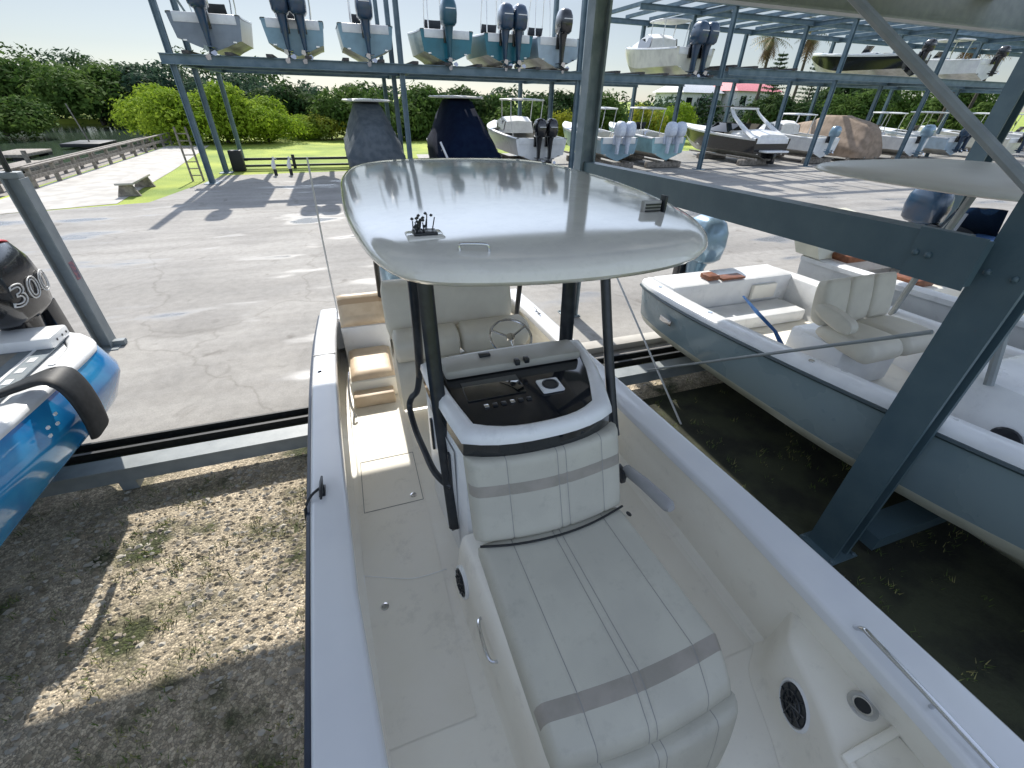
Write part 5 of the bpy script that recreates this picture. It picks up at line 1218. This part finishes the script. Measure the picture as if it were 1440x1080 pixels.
b = MB(); b.box((-3.9, 5.0, 1.44), (-2.98, 5.35, 1.56), bev=.03); b.build('engine_bracket_deck', GELW, BB)
for y in (5.1, 5.2, 5.28): lathe_part('bolt', [(.014, 0), (.001, .004)], (-2.977, y, 1.50), (1, 0, 0), BLACKP, BB, 8)
for i, (y, z) in enumerate(((3.75, 1.30), (3.72, 1.24), (3.9, 1.33), (3.86, 1.26))): b = MB(); b.box((-2.60, y, z), (-2.585, y+.03, z+.02)); b.build('vent_mark', GELW, BB)
eng, cowl = outboard(BB, -3.42, 5.52, 1.62, ENGB, 1.28)
# red flash and the number on the cowl
b = MB()
b.tube(catmull([(.02, -.36, .60), (.12, -.2, .70), (.17, .0, .745), (.15, .18, .70), (.08, .26, .64)], 5), .030, 8, flat=.5); rf = b.build('red_flash', RED, eng)
cu = bpy.data.curves.new('num', 'FONT'); cu.body = '300'; cu.size = .30; cu.fill_mode = 'NONE'; cu.bevel_depth = .007; cu.bevel_resolution = 0; cu.resolution_u = 4; cu.space_character = 1.05; cu.shear = .15
to = bpy.data.objects.new('num', cu); COL.objects.link(to)
bpy.context.view_layer.update(); dg = bpy.context.evaluated_depsgraph_get(); me = bpy.data.meshes.new_from_object(to.evaluated_get(dg)); bpy.data.objects.remove(to)
number = bpy.data.objects.new('number', me); me.materials.append(LETW); COL.objects.link(number); number.parent = eng
xs = [v.co.x for v in me.vertices]; wd = max(xs)-min(xs); x0_ = min(xs)
for v in me.vertices:       # wrap on the starboard cheek of the cowl
    u = (v.co.x-x0_)/wd; h = v.co.y; z = .20+h*.95
    yy = -.34+.62*u; f = 1-(abs(yy/.42))**3.2; xx = .280*max(.2, f)**.31-(.0 if z < .4 else (z-.4)*.28)-.004
    v.co = Vector((xx+v.co.z*1.0+.006, yy, z))
FD = empty('fender', (-2.62, 4.2, 1.5), 'black fender strap hanging over the side of the blue boat', 'fender')
b = MB(); pts = catmull([(-.36, -.14, .0), (-.2, -.06, .03), (-.03, -.04, .07), (.07, -.04, .04), (.125, -.06, -.08), (.145, -.08, -.25), (.145, -.10, -.40), (.135, -.11, -.50)], 5)
rr = [.05+.11*min(1, i/14) for i in range(len(pts))]; rr[-1] = .13; rr[-2] = .155
b.loft([[p+Vector((0, 1, 0))*rr[i]*math.copysign(abs(math.cos(a))**.4, math.cos(a))+((pts[min(i+1, len(pts)-1)]-pts[max(i-1, 0)]).normalized().cross(Vector((0, 1, 0))))*.03*math.sin(a) for a in [2*math.pi*k/14 for k in range(14)]] for i, p in enumerate(pts)], 0, closed=True)
b.build('pad', BLACKR, FD, 60)
lathe_part('eyelet', [(.025, 0), (.025, .01), (.001, .011)], (-.02, .08, .115), (.2, 0, 1), GELW, FD)
# unseen hulls above the viewer, packed and sized to shade the front yard
for i, (x, l) in enumerate(((-11.3, 'leftmost'), (-8.58, 'second from left'), (-5.86, 'third from left'), (-3.14, 'nearly over the blue boat'), (-.42, 'left of the hardtop'), (2.30, 'over the centre boat'), (5.02, 'over the slate boat'), (7.74, 'over the beige hardtop'), (10.46, 'rightmost'))):
    o = empty('shade_hull', (x, 6.9, 5.42), f'unseen white hull sized to cast shade from the near upper deck, {l}', 'boat', 'unseen hulls shading the yard from above', rz=math.pi)
    make_hull(o, 5.8, 2.66, 1.3, 1.6, GELW, GELW)
for X, l in ((.8, 'centre'), (5.2, 'slate'), (8.45, 'beige hardtop'), (-3.9, 'blue')):
    for y in (-.3,):
        b = MB(); b.box((X-1.0, y-.12, .01), (X+1.0, y+.12, .40)); tag(b.build('hull_block', WOOD), f'timber block under the bow of the {l} boat', 'block')
